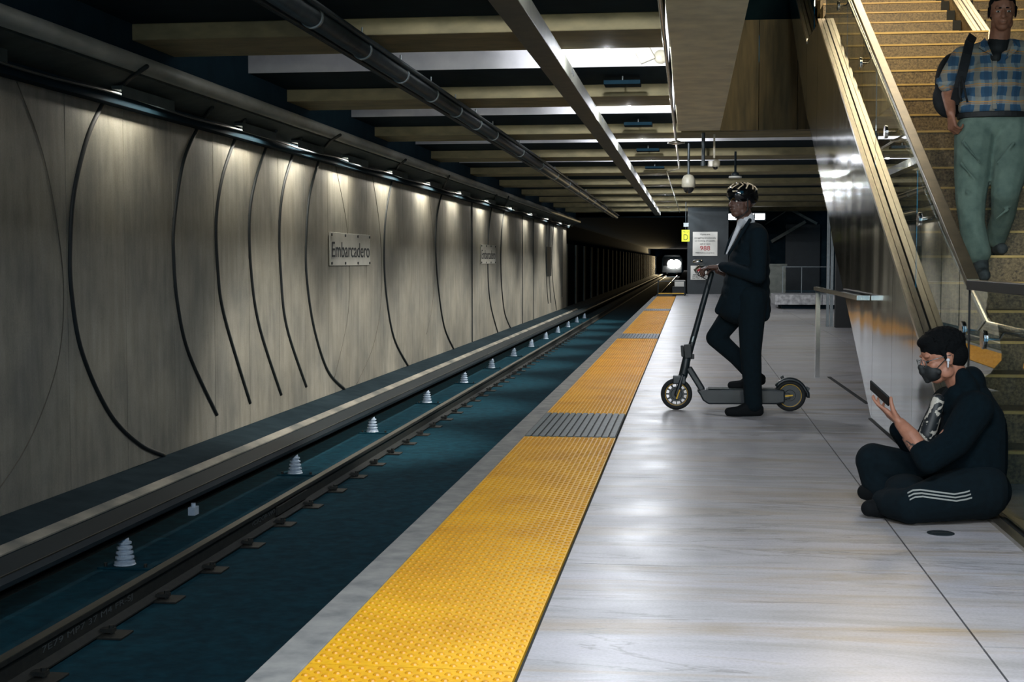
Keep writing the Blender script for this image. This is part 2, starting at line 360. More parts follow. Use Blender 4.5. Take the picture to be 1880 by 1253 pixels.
# ---- platform floor: slabs with narrow joints over a dark bed
fl = MB(); g = 0.0035
ys = [5.29 + 2.17 * k for k in range(-4, 22)]
ys = [y for y in ys if y < 50] + [50.0]
cols = [(-0.478, 0.893), (0.893, 2.26), (2.26, 3.63), (3.63, 6.2)]
for i, (a, b2) in enumerate(cols):
    yy = ys if i == 0 else sorted(ys + [y - 1.0 for y in ys[1:-1]])
    for y0, y1 in zip(yy, yy[1:]): fl.box((a + g, y0 + g, -0.03), (b2 - g, y1 - g, 0))
struct('floor', fl, M['marble'], 'pale grey and tan polished marble platform slabs with thin dark joints')
struct('floor_base', MB().box((-1.2, -3.4, -1.2), (6.2, 50, -0.012)), M['joint'])
struct('trim_1', MB().box((-1.235, -3.4, -0.12), (-1.107, 46.2, 0.0)), M['edge'], 'pale concrete nosing strip along the platform edge', bevel=0.004)

# ---- tactile warning strip: yellow domed lengths between dark ribbed door pads
XL, XR = -1.10, -0.487
def tactile(y0, y1, label):
    t = thing('tactile_strip', (XL, y0, 0), label, 'tactile paving', 'yellow tactile strip lengths')
    MB().box((XL, y0 + 0.002, -0.011), (XR, y1 - 0.002, 0.004)).build('paving_base', M['yellow'], t)
    d = MB(); a = 0.0575; r = 0.0125; yy = y0 + 0.03; j = 0
    while yy < y1 - 0.02:
        n = 8 if yy < 12 else (6 if yy < 20 else 4)
        x = XL + 0.022 + (a / 2 if j % 2 else 0)
        while x < XR - 0.015:
            vs = []; 
            for rr, z in ((r, 0.004), (r * 0.62, 0.0088)):
                for k in range(n): vs.append((x + rr * math.cos(2 * math.pi * k / n), yy + rr * math.sin(2 * math.pi * k / n), z))
            fs = [(k, (k + 1) % n, n + (k + 1) % n, n + k) for k in range(n)] + [tuple(range(n, 2 * n))]
            d.add(vs, fs); x += a
        yy += a / 2; j += 1
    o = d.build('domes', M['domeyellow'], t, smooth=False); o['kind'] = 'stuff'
def ribbed(y0, y1, label):
    t = thing('door_pad', (XL, y0, 0), label, 'tactile paving', 'dark ribbed door pads')
    MB().box((XL, y0 + 0.002, -0.011), (XR, y1 - 0.002, 0.002)).build('pad_base', M['black'], t)
    d = MB(); n = 13; wd = (XR - XL) / n
    for k in range(n): d.box((XL + k * wd + 0.006, y0 + 0.004, 0.002), (XL + (k + 1) * wd - 0.006, y1 - 0.004, 0.010))
    d.build('ribs', M['tdark'], t)
tactile(-3.2, 3.84, 'yellow domed tactile length nearest the camera, cut off by the frame')
tactile(3.84, 9.10, 'yellow domed tactile length in the foreground before the nearest dark pad')
ribbed(9.10, 10.52, 'nearest dark ribbed door pad in the yellow edge strip')
tactile(10.52, 20.9, 'yellow tactile length beside the scooter, beyond the nearest dark pad')
ribbed(20.9, 22.3, 'second dark ribbed door pad, level with the scooter stem in view')
tactile(22.3, 32.7, 'yellow tactile length between the second and third dark pads')
ribbed(32.7, 34.1, 'third dark ribbed door pad, thin and far')
tactile(34.1, 46.0, 'farthest yellow tactile length ending below the train headlight')

# ---- track trench
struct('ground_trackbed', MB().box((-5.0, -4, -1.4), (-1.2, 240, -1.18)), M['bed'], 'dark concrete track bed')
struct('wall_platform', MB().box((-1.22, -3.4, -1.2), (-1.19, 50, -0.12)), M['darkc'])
wk = MB().prism([(-5.5, -4, -0.80), (-5.30, -4, -0.80), (-4.88, -4, -0.85), (-4.80, -4, -0.885), (-4.80, -4, -1.3), (-5.5, -4, -1.3)], (0, 244, 0))
struct('trim_2', wk, M['darkc'], 'dark sloping ledge at the foot of the track wall')
struct('trim_3', MB().prism([(-4.878, -4, -0.849), (-4.795, -4, -0.883), (-4.795, -4, -0.895), (-4.80, -4, -0.90), (-4.878, -4, -0.86)], (0, 63, 0)), M['kerb'], 'pale kerb line with painted lit patches beyond the third rail')

# ---- track wall panels with seams and arcs
wp = MB(); seams = [11.18 + 1.22 * k for k in range(-13, 40)]
seams = [s for s in seams if s < 58.8] + [58.9]
for a, b2 in zip(seams, seams[1:]): wp.box((-5.45, a + 0.004, -0.80), (-5.30, b2 - 0.004, 2.66))
struct('wall_left', wp, M['wall'], 'curved-seam beige concrete panel wall beyond the tracks', bevel=0.004)
struct('wall_left_backing', MB().box((-5.6, -4, -1.2), (-5.44, 58.9, 4.2)), M['groove'])
# overhang above the wall, rounded nose, recess
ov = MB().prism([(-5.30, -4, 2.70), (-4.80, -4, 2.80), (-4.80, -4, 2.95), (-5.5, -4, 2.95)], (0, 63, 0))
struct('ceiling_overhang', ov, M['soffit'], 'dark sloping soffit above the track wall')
NX, NZ = -4.75, 2.885
nose = MB().tube([(NX, -4, NZ), (NX, 58.9, NZ)], 0.075, 16); struct('trim_4', nose, M['bull'], 'rounded concrete nosing over the track wall', smooth=True)
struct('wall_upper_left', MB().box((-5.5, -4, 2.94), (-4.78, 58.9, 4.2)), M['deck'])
def onov(px, py):
    r = _ray(px, py); k = 0.2; z0 = 2.70      # plane z = z0 + k (x+5.3)
    t = (z0 + k * 5.3 - H) / (r.z - k * r.x); return EYE + r * t
def spline(pts, n=6):
    out = []
    for i in range(len(pts) - 1):
        p0, p1, p2, p3 = pts[max(i - 1, 0)], pts[i], pts[i + 1], pts[min(i + 2, len(pts) - 1)]
        for k in range(n):
            t = k / n
            out.append(0.5 * ((2 * p1) + (p2 - p0) * t + (2 * p0 - 5 * p1 + 4 * p2 - p3) * t * t + (3 * p1 - p0 - 3 * p2 + p3) * t ** 3))
    return out + [pts[-1]]
# arcs in wall coordinates (y, z); points above the panel top run up the overhang
ARCS = [[(11.98,2.64),(11.62,2.29),(11.33,1.79),(11.23,1.32),(11.24,.9),(11.43,.37),(11.98,-.22),(12.65,-.59),(13.27,-.79)],
[(14.36,2.62),(13.91,2.21),(13.63,1.57),(13.61,1.18),(13.7,.73),(14.0,.2),(14.85,-.55)],
[(15.62,2.64),(15.15,2.17),(14.91,1.67),(14.93,1.12),(15.13,.56),(16.03,-.54)],
[(16.83,2.66),(16.33,2.18),(16.08,1.71),(16.12,1.05),(16.42,.37),(17.3,-.56)],
[(17.97,2.64),(17.51,2.18),(17.3,1.67),(17.33,1.04),(17.57,.32),(18.48,-.56)],
[(19.25,2.64),(18.72,2.09),(18.54,1.48),(18.55,.95),(18.89,.25),(19.61,-.42),(20.6,-.79)],
[(24.1,2.64),(23.6,2.04),(23.41,1.37),(23.56,.61),(24.17,-.19),(25.4,-.79)],
[(29.05,2.64),(28.42,2.09),(28.29,1.41),(28.59,.6),(29.28,-.24),(30.45,-.79)],
[(33.1,2.64),(33.1,1.4),(33.1,0),(33.1,-.79)],
[(36.45,2.63),(35.84,1.9),(35.74,.89),(36.23,.02),(37.6,-.79)],
[(38.93,2.64),(38.36,1.95),(38.25,.87),(38.92,-.22),(40.3,-.79)],
[(43.2,2.64),(43.2,1.0),(43.2,-.79)],[(46.3,2.64),(46.3,1.0),(46.3,-.79)],
[(50.6,2.64),(50.3,1.6),(50.5,.6),(51.2,-.4)],[(51.7,2.64),(51.4,1.6),(51.6,.6),(52.2,-.4)],
[(53.3,2.64),(52.6,1.6),(52.8,.5),(54.4,-.75)],[(56.8,2.5),(56.8,-.3)]]
OVH = {0: [(190,185),(215,165),(240,140),(270,119)], 1: [(362,235),(375,213),(390,195)], 2: [(432,250),(441,233),(450,218)], 3: [(490,262),(498,250),(507,238)],
       4: [(538,280),(545,266),(553,252)], 5: [(597,268),(608,256),(625,246)], 6: [(722,318),(732,303),(745,292)], 7: [(812,350),(818,334),(825,322)],
       9: [(903,378),(912,357)], 10: [(925,385),(934,360)]}
for i, a in enumerate(ARCS):
    pts = [V((-5.296, y, z)) for y, z in a]
    t = MB().tube(spline(pts, 8), 0.024 if i < 11 else 0.02, 8)
    if i in OVH: t.tube([onov(*p) + V((0, 0, -0.012)) for p in OVH[i]], 0.02, 8)
    struct('trim_%d' % (10 + i), t, M['groove'], smooth=True)
FAINT = [[(10.35,2.6),(10.75,2.1),(11.0,1.5),(11.1,.9),(10.95,.3),(10.4,-.3),(9.6,-.75)], [(22.6,2.6),(23.1,1.8),(23.25,1.0),(23.1,.3),(22.5,-.3),(21.4,-.79)],
         [(27.6,2.6),(28.0,1.8),(28.15,1.0),(27.95,.3),(27.3,-.3)], [(20.2,2.6),(20.9,1.6),(20.9,.4),(20.0,-.6)]]
for i, a in enumerate(FAINT):
    struct('trim_%d' % (40 + i), MB().tube(spline([V((-5.299, y, z)) for y, z in a], 6), 0.006, 6), M['faint'], smooth=True)

# ---- cross beams and ceiling
ZB, ZU = 3.08, 3.22
def beam(i, yF, x0, x1):
    m1 = MB().box((x0, yF - 0.99, ZB), (x1, yF, ZU))
    m1.box((x0, yF - 0.99 - 0.0, ZU), (x1, yF, 3.95))
    o = struct('ceiling_beam', m1, M['beam'], 'concrete cross beam of the ceiling', bevel=0.01)
    m2 = MB().box((x0, yF - 2.42, ZU), (-0.24 if 20 < yF < 22 else x1, yF - 0.992, 3.95))
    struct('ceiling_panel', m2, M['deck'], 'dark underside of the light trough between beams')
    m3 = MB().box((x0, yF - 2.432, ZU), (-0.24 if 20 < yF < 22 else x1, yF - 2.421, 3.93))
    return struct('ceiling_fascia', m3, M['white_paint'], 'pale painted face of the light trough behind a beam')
for i in range(-4, 10):
    yF = 12.4 + 4.572 * i
    xr = -0.24 if yF < 20.0 else 5.2
    beam(i, yF, -4.8, xr)
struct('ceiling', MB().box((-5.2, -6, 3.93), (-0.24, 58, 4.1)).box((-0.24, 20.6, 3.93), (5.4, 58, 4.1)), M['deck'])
struct('ceiling_slab', MB().box((-0.20, -6, 3.08), (0.41, 20.3, 3.95)), M['slab'], 'plain concrete slab soffit over the platform', bevel=0.01)
# stairwell opening: end wall, lid, right hand walls
e = MB()
for k in range(9): e.box((0.41 + k * 0.55 + 0.004, 20.3, 3.08), (0.41 + (k + 1) * 0.55 - 0.004, 20.45, 4.66))
struct('wall_opening_end', e, M['brownpanel'], 'brown wood-toned panels closing the stair opening')
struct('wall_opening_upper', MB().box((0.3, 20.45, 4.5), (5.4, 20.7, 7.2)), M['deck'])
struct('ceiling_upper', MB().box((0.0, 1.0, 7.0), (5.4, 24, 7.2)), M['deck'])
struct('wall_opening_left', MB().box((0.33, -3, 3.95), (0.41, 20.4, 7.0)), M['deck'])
struct('wall_stair_right', MB().box((4.6, 1.0, 0.0), (4.8, 24.0, 7.0)), M['brownpanel'])

# ---- far end: pillar wall, recess, portal, tunnel
struct('wall_end_pillar', MB().box((-0.12, 49.8, 0), (1.33, 51.2, 3.95)), M['pillar'], 'dark grey end wall pier carrying the paper signs')
struct('wall_end', MB().box((1.33, 56, 0), (6.2, 56.3, 4.1)), M['darkc'])
struct('wall_end_panel', MB().box((3.75, 55.8, 0), (5.1, 55.99, 2.65)), M['pillar'])
struct('wall_right', MB().box((6.0, 20.5, 0), (6.2, 56, 4.1)), M['darkc'])
struct('wall_dark_panel', MB().box((2.56, 24.9, 0), (4.7, 25.1, 3.08)), M['black'], 'black panel wall under the stair flight')
struct('floor_back', MB().box((-0.12, 50, -0.2), (6.2, 56, -0.005)), M['edge'])
tn = MB(); tr_ = MB()
yk = 59.0
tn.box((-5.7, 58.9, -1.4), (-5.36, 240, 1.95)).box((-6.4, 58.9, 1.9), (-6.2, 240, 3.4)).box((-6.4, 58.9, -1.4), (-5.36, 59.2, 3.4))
while yk < 236:
    tr_.box((-5.37, yk, -1.1), (-5.30, yk + 0.45, 1.94)); yk += 5.0
struct('wall_tunnel', tn, M['tunneldark'], 'dark tunnel wall')
struct('trim_5', tr_, M['soffit'], 'upright ribs of the tunnel wall lit by the train')
struct('wall_tunnel_right', MB().box((-0.12, 51.2, -1.4), (0.2, 240, 3.4)), M['black'])
struct('ceiling_tunnel', MB().box((-6.4, 57.5, 3.05), (0.2, 240, 3.3)).box((-6.4, 57.5, 3.0), (0.2, 57.8, 4.2)), M['tunneldark'])
struct('wall_tunnel_end', MB().box((-6.5, 239, -1.4), (0.2, 240.2, 3.4)), M['darkc'])
struct('floor_walkway', MB().box((-1.0, 50, -1.3), (-0.12, 240, -0.25)), M['darkc'])

# ================================================================== CEILING THINGS
# shielded lamps just behind every beam, over the platform edge
LPOS = ['nearest', 'second nearest', 'third nearest']
for i in range(-4, 10):
    yF = 12.4 + 4.572 * i; x = -0.76
    t = thing('trough_lamp', (x, yF + 0.2, ZU), 'small ceiling lamp tucked behind a cross beam above the platform edge', 'ceiling light', 'lamps hidden behind the cross beams')
    MB().box((x - 0.07, yF + 0.0, 3.17), (x + 0.07, yF + 0.16, 3.20)).build('lamp_bracket', M['clamp'], t)
    MB().ball((x, yF + 0.085, 3.115), 0.030, nu=12, nv=8).build('bulb', M['lamp_on'], t, smooth=True)
    L = lamp_data('trough_bulb', 'POINT', 80 if i < 0 else 190, (0.90, 0.94, 1.0), shadow_soft_size=0.045)
    o = light('bulb_light', L, (0, 0, 0)); o.parent = t; o.location = (0, -0.115, 3.115 - ZU)
    L = lamp_data('trough_reflector', 'SPOT', 420, (0.93, 0.95, 1.0), spot_size=math.radians(74), spot_blend=0.7, shadow_soft_size=0.05)
    o = light('extra_spot', L, (0, 0, 0), (0, 1, 0.03)); o.parent = t; o.location = (0, -0.05, 3.30 - ZU)
    near = i <= 0
    L = lamp_data('trackside_fill', 'SPOT', 95 if near else 1250, (1.0, 0.95, 0.86), spot_size=math.radians(36 if near else 62), spot_blend=0.7, shadow_soft_size=0.06)
    o = light('extra_spot', L, (0, 0, 0), (-1, 0.0, -1.0 if near else -0.88)); o.parent = t; o.location = (-0.05, -0.1, 3.10 - ZU)  # added spot beside the bulb that washes the track wall
    if yF > 10 and i < 4:
        names = {0: 'nearest', 1: 'second nearest', 2: 'third nearest', 3: 'fourth nearest'}
        h = thing('hanging_box', (x, yF + 2.9, ZU - 0.1), 'flat dark box on a short stem under the ceiling trough, %s of the row' % names[i], 'ceiling box', 'stemmed boxes under the troughs')
        MB().box((x - 0.20, yF + 2.75, ZU - 0.105), (x + 0.20, yF + 3.05, ZU - 0.06)).build('housing', M['deck'], h, bevel=0.006)
        MB().cyl((x, yF + 2.9, ZU - 0.06), (x, yF + 2.9, ZU), 0.008).build('stem', M['clamp'], h)
# square junction box and round head on the first trough
jb = thing('junction_box', (-0.42, 14.37, 3.3), 'square grey junction box set diagonally on the brightest lit trough face', 'junction box')
c0 = SY(1183, 101, 14.93 - 0.06)
yf = 12.4 + 4.572 - 2.42
c0 = SY(1185, 103, yf - 0.03); jb.location = c0; OFF[jb.name] = V(c0)
MB().obox(c0, (0.075, 0, 0.03), (0, 0.03, 0), (-0.03, 0, 0.055)).build('box_body', M['camhousing'], jb, bevel=0.006)
MB().obox(c0 + V((0, -0.032, 0)), (0.055, 0, 0.022), (0, 0.004, 0), (-0.022, 0, 0.04)).build('box_lid', M['clamp'], jb)
c1 = SY(1213, 104, yf - 0.03)
rb = tag(MB().lathe(c1 + V((0, 0.03, 0)), (0, -1, 0), [(0.075, 0), (0.075, 0.02), (0.05, 0.035), (0, 0.04)]).build('round_cover', M['camhousing'], smooth=True), 'round grey cover plate at the right end of the brightest trough face', 'cover plate')

# raceway beam under the cross beams
rc = thing('cable_raceway', (-1.26, 25, 2.93), 'long grey-brown raceway beam running under the cross beams above the platform edge', 'raceway')
MB().box((-1.365, -4, 2.93), (-1.16, 53, 3.08)).build('channel', M['raceway'], rc, bevel=0.006)
for i in range(0, 8):
    y = 12.4 + 4.572 * i + 1.0
    for k in (0, 0.16): MB().box((-1.162, y + k, 3.0), (-1.154, y + k + 0.04, 3.05)).build('slot', M['black'], rc)

# pipe bundle over the tracks
pb = thing('ceiling_pipe', (-2.68, 25, 2.8), 'thick dark pipe with bands hung diagonally across the dark ceiling over the track', 'pipe')
MB().tube([(-2.66, -4, 2.92), (-2.72, 25, 2.92), (-2.90, 54, 2.92)], 0.075, 16).build('pipe_run', M['pipe'], pb, smooth=True)
def pipex(y): return -2.66 - 0.06 * max(0, (y + 4)) / 29 if y < 25 else -2.72 - 0.18 * (y - 25) / 29
for k in range(16):
    y = 9.6 + 1.524 * k if k < 6 else 9.6 + 1.524 * 6 + (k - 6) * 3.0
    MB().lathe((pipex(y), y, 2.92), (0, 1, 0), [(0.075, 0), (0.086, 0.0), (0.086, 0.03), (0.075, 0.03)], 20).cyl((pipex(y), y + .015, 2.99), (pipex(y), y + .015, 3.1), 0.008).build('pipe_clamp', M['clamp'], pb)
pc = thing('ceiling_conduits', (-2.85, 25, 2.9), 'pair of thin dark conduits running beside the thick ceiling pipe', 'conduit')
MB().tube([(-2.80, -4, 2.90), (-2.86, 25, 2.90), (-3.02, 54, 2.90)], 0.018, 8).build('conduit', M['pipe'], pc, smooth=True)
MB().tube([(-2.86, -4, 2.92), (-2.92, 25, 2.92), (-3.07, 54, 2.92)], 0.013, 8).build('conduit', M['pipe'], pc, smooth=True)
pc2 = tag(MB().tube([(-2.57, -4, 2.97), (-2.63, 25, 2.97), (-2.8, 54, 2.97)], 0.022, 8).build('cable', M['pipe'], smooth=True), 'dark cable following the right side of the thick ceiling pipe', 'cable')

# thin sprinkler pipe along slab edge
sp = thing('sprinkler_pipe', (-0.22, 15, 3.0), 'thin shiny pipe running along the edge of the plain concrete slab', 'pipe')
MB().tube([(-0.222, -3, 3.02), (-0.235, 21.6, 3.02), (-0.235, 27.6, 3.02)], 0.017, 10).build('pipe_run', M['steel'], sp, smooth=True)
MB().lathe((-0.235, 21.2, 2.975), (0, 0, 1), [(0.012, -0.02), (0.13, 0.0), (0.13, 0.012), (0.02, 0.05)], 24).build('escutcheon', M['steel'], sp, smooth=True)
MB().tube([(-0.235, 27.6, 3.02), (-0.5, 28.6, 3.02), (-0.42, 52, 3.02)], 0.012, 8).build('branch_pipe', M['steel'], sp, smooth=True)

# cable tray line with cove lamps along the top of the track wall
tray = tag(MB().prism([(-5.28, -4, 2.60), (-5.16, -4, 2.60), (-5.14, -4, 2.70), (-5.28, -4, 2.70)], (0, 62.8, 0)).build('cable_tray', M['deck'], bevel=0.004), 'dark cable tray along the top of the concrete track wall', 'cable tray')
cab = MB(); yy = -3.0
pts = []
while yy < 58: pts.append((-5.10 + 0.012 * math.sin(yy * 2.3), yy, 2.668 + 0.012 * math.sin(yy * 1.7))); yy += 0.4
tag(cab.tube(pts, 0.014, 6).build('cable', M['pipe'], smooth=True), 'thin wavy cable sagging along the front of the wall-top tray', 'cable')
COVE = [(y, p * (3.2 if y < 14 else 2.4)) for y, p in [(9.0, 3), (12.3, 5), (15.6, 9), (17.8, 15), (20.4, 15), (23.4, 14), (26.8, 15), (30.4, 15), (34.5, 14), (39.0, 15), (44.0, 14), (49.0, 15), (54.0, 14), (58.0, 8)]]
for k, (y, p) in enumerate(COVE):
    t = thing('cove_lamp', (-5.06, y, 2.70), 'slim lamp above the tray washing the top of the track wall', 'wall light', 'cove lamps above the track wall')
    MB().box((-5.10, y - 0.6, 2.705), (-5.00, y + 0.6, 2.735)).box((-5.0, y - 0.62, 2.637), (-4.992, y + 0.62, 2.735)).build('housing', M['soffit'], t)
    L = lamp_data('cove', 'AREA', p, (1.0, 0.93, 0.80), shape='RECTANGLE', size=1.1, size_y=0.05)
    o = bpy.data.objects.new('cove_tube', L); COL.objects.link(o); o.parent = t; o.location = (0.02, 0, -0.0)
    d = V((-0.55, 0, -1.0)).normalized(); xx = V((0, 1, 0)); zz = -d; yv = zz.cross(xx)
    o.rotation_euler = Matrix((xx, yv, zz)).transposed().to_euler()

# ceiling cameras and small fittings
def dome_camera(c, s, label, pole_top, m=M['camhousing']):
    t = thing('dome_camera', c, label, 'security camera'); c = V(c)
    MB().lathe(c, (0, 0, 1), [(0.10 * s, 0.0), (0.12 * s, 0.02 * s), (0.115 * s, 0.14 * s), (0.08 * s, 0.21 * s), (0.03 * s, 0.23 * s)], 28).build('housing', m, t, smooth=True)
    MB().ball(c, (0.092 * s, 0.092 * s, 0.10 * s), nu=24, nv=14).build('dome', M['domeglass'], t, smooth=True)
    MB().cyl(c + V((0, 0, 0.2 * s)), (c.x, c.y, pole_top), 0.022).build('pole', M['pipe'], t)
dome_camera(SY(1264, 345, 24.0), 1.0, 'larger grey dome security camera on a short pole left of the helmet', 3.23)
cc = SY(1311, 303, 20.9)
t = thing('dome_camera', cc, 'smaller white and grey ceiling camera right of the hanging black pole', 'security camera')
MB().box(cc + V((-0.09, -0.06, -0.03)), cc + V((-0.02, 0.06, 0.06))).build('bracket', M['signwhite'], t, bevel=0.01)
MB().lathe(cc + V((0.03, 0, -0.03)), (0, 0, 1), [(0.05, 0), (0.06, 0.02), (0.06, 0.09), (0.02, 0.11)], 20).build('housing', M['camhousing'], t, smooth=True)
MB().ball(cc + V((0.02, 0, -0.03)), 0.042, nu=16, nv=10).build('dome', M['domeglass'], t, smooth=True)
MB().bar(cc + V((0, 0, 0.1)), (cc.x, cc.y, 3.08), 0.03, 0.03).build('pole', M['camhousing'], t)
pp = SY(1291, 305, 20.6)
tag(MB().cyl((pp.x, pp.y, pp.z), (pp.x, pp.y, 3.08), 0.026, 0.026).cyl((pp.x, pp.y, pp.z), (pp.x, pp.y, pp.z + 0.06), 0.034).build('hanging_pole', M['pipe']), 'black vertical pole hanging from the ceiling between the two cameras', 'pole')
c2 = SY(1350, 327, 24.2)
t = thing('ceiling_speaker', c2, 'round pale ceiling disc fitting directly above the cycle helmet', 'ceiling fitting')
MB().lathe(c2, (0, 0, 1), [(0.11, 0), (0.115, 0.015), (0.11, 0.03), (0.02, 0.035)], 28).build('disc', M['signwhite'], t, smooth=True)
MB().lathe(c2 + V((0, 0, 0.034)), (0, 0, 1), [(0.07, 0), (0.06, 0.05), (0.02, 0.07), (0.02, 3.08 - c2.z - 0.034)], 20).build('mount', M['pipe'], t, smooth=True)

# ================================================================== SIGNS
def station_sign(y0, y1, label):
    t = thing('station_sign', (-5.29, y0, 1.1), label, 'station sign')
    MB().box((-5.29, y0, 1.115), (-5.268, y1, 1.61)).build('sign_panel', M['wallsign'], t, bevel=0.003)
    for k in range(4):
        yb = y0 + 0.06 + (y1 - y0 - 0.12) * k / 3
        for z in (1.15, 1.575): MB().cyl((-5.268, yb, z), (-5.255, yb, z), 0.022, n=10).build('bolt', M['ink'], t)
    text('lettering', 'Embarcadero', 0.4, M['ink'], (-5.267, (y0 + y1) / 2, 1.355), (0, 1, 0), (0, 0, 1), t, width=(y1 - y0) * 0.95, height=0.23, extr=0.002)
station_sign(19.75, 22.28, 'white Embarcadero station sign nearest on the track wall')
station_sign(34.45, 37.02, 'smaller-looking Embarcadero station sign, the second along the track wall')
tag(MB().box((-5.29, 50.5, 0.62), (-5.27, 52.2, 1.72)).build('notice_panel', M['cover']), 'dark rectangular panel near the far end of the track wall', 'wall panel')

p = SY(1259, 433, 45.0)
t = thing('marker_sign', p, 'small bright yellow M17 D sign hanging above the train headlight', 'sign')
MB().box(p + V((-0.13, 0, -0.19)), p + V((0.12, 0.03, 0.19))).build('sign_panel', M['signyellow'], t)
text('lettering', 'M17', 0.12, M['ink'], p + V((0, -0.003, 0.125)), (1, 0, 0), (0, 0, 1), t, width=0.19, height=0.08)
text('lettering', 'D', 0.2, M['ink'], p + V((0, -0.003, -0.05)), (1, 0, 0), (0, 0, 1), t, width=0.14, height=0.19)
MB().cyl(p + V((0, 0.015, 0.19)), (p.x, p.y + 0.015, 3.94), 0.015).build('hanger', M['pipe'], t)
MB().box(p + V((-0.08, -0.02, 0.28)), p + V((0.1, 0.15, 0.42))).build('bracket_box', M['clamp'], t, bevel=0.01)
a, b2 = SY(1272, 426, 49.78), SY(1317, 470, 49.78)
t = thing('crisis_line_sign', ((a.x + b2.x) / 2, 49.76, b2.z), 'square white helpline notice with large red 988 on the far pier', 'sign')
MB().box((a.x, 49.76, b2.z), (b2.x, 49.795, a.z)).build('sign_panel', M['signwhite'], t)
cxs = (a.x + b2.x) / 2; hh = a.z - b2.z
for k, (s2, wd, hg, mm) in enumerate([('If you are', .34, .075, 'ink'), ('struggling emotionally', .76, .085, 'ink'), ('or thinking of suicide,', .72, .08, 'ink'), ('call or text', .36, .07, 'ink'), ('988', .36, .18, 'redink'), ('988lifeline.org/chat', .68, .075, 'ink')]):
    z = a.z - hh * [0.11, 0.26, 0.38, 0.50, 0.68, 0.88][k]
    text('lettering', s2, 0.1, M[mm], (cxs, 49.757, z), (1, 0, 0), (0, 0, 1), t, width=wd, height=hg * 0.9)
a, b2 = SY(1268, 488, 49.78), SY(1301, 514, 49.78)
t = thing('warning_sign', ((a.x + b2.x) / 2, 49.76, b2.z), 'small white do not enter notice behind the scooter handlebar', 'sign')
MB().box((a.x, 49.76, b2.z), (b2.x, 49.795, a.z)).build('sign_panel', M['signwhite'], t)
text('lettering', 'DO NOT ENTER', 0.1, M['ink'], ((a.x + b2.x) / 2, 49.757, b2.z + 0.09), (1, 0, 0), (0, 0, 1), t, width=0.5, height=0.11)
MB().box((a.x + .08, 49.75, b2.z + .17), (b2.x - .06, 49.76, b2.z + .19)).build('rule_line', M['ink'], t)
MB().obox(((a.x + b2.x) / 2, 49.755, b2.z + 0.36), (0.16, 0, 0.06), (0, 0.004, 0), (-0.02, 0, 0.035)).build('red_mark', M['redink'], t)

# ================================================================== TRACK THINGS
def rail(x, label, name='running_rail'):
    t = thing(name, (x, 100, -1.18), label, 'rail'); y0, y1 = -4, 236
    prof = [(-.07, -1.165), (.07, -1.165), (.07, -1.155), (.012, -1.13), (.012, -1.03), (.036, -1.02), (.036, -.992), (-.036, -.992), (-.036, -1.02), (-.012, -1.03), (-.012, -1.13), (-.07, -1.155)]
    MB().prism([(x + a, y0, z) for a, z in prof], (0, y1 - y0, 0)).build('rail_body', M['rail'], t)
    MB().box((x - .034, y0, -.992), (x + .034, y1, -.988)).build('rail_head', M['railhead'], t)
    return t
r1 = rail(-3.72, 'steel running rail in view beside the third rail, with chalked figures')
r2 = rail(-2.04, 'steel running rail close under the platform edge')
for y, s2 in ((8.05, '7E79 MP7 37 M4 FR-SJ'), (11.7, '(CSQOR-WOODA')):
    text('lettering', s2, 0.08, M['clamp'], (-3.706, y, -1.075), (0, 1, 0), (0, 0, 1), r1, width=1.3 if y < 9 else 0.9, height=0.05, extr=0.0005)
# fasteners along the visible rail
fs0 = None; k = 0; y = 6.3
while y < 48:
    if fs0 is None:
        fs0 = thing('rail_fastener', (-3.72, y, -1.18), 'dark rail clip and base plate gripping the running rail', 'rail fastener', 'rail fasteners along the running rail')
        MB().box((-3.86, y - .10, -1.18), (-3.50, y + .10, -1.166)).build('base_plate', M['rail'], fs0, bevel=0.003)
        for s in (-1, 1): MB().cyl((-3.72 + s * .115, y, -1.17), (-3.72 + s * .115, y, -1.11), 0.018, n=10).box((-3.72 + s * .05, y - .03, -1.155), (-3.72 + s * .135, y + .03, -1.13)).build('clip', M['rail'], fs0)
    else: copy_tree(fs0, (0, y - 6.3, 0))
    y += 0.915
# joint bar
tag(MB().box((-3.706, 11.9, -1.12), (-3.685, 12.9, -1.04)).build('joint_bar', M['rail'], bevel=0.004), 'bolted joint bar on the side of the visible running rail', 'joint bar')
# third rail with coverboard
t = thing('third_rail', (-4.33, 100, -1.0), 'dark contact rail under a long protective cover board at the wall side', 'third rail')
prof = [(-.06, -.955), (.06, -.955), (.06, -.94), (.012, -.93), (.012, -.87), (.035, -.86), (.035, -.845), (-.035, -.845), (-.035, -.86), (-.012, -.87), (-.012, -.93), (-.06, -.94)]
MB().prism([(-4.36 + a, -4, z) for a, z in prof], (0, 218, 0)).build('contact_rail', M['rail'], t)
MB().prism([(-4.50, -4, -.775), (-4.24, -4, -.785), (-4.22, -4, -.83), (-4.22, -4, -.86), (-4.235, -4, -.86), (-4.25, -4, -.81), (-4.50, -4, -.80)], (0, 218, 0)).build('cover_board', M['cover'], t)
MB().box((-4.245, -4, -.788), (-4.235, 214, -.780)).build('cover_edge', M['railhead'], t)
INS = [10.03 + 3.86 * k for k in range(-1, 13)]
i0 = None
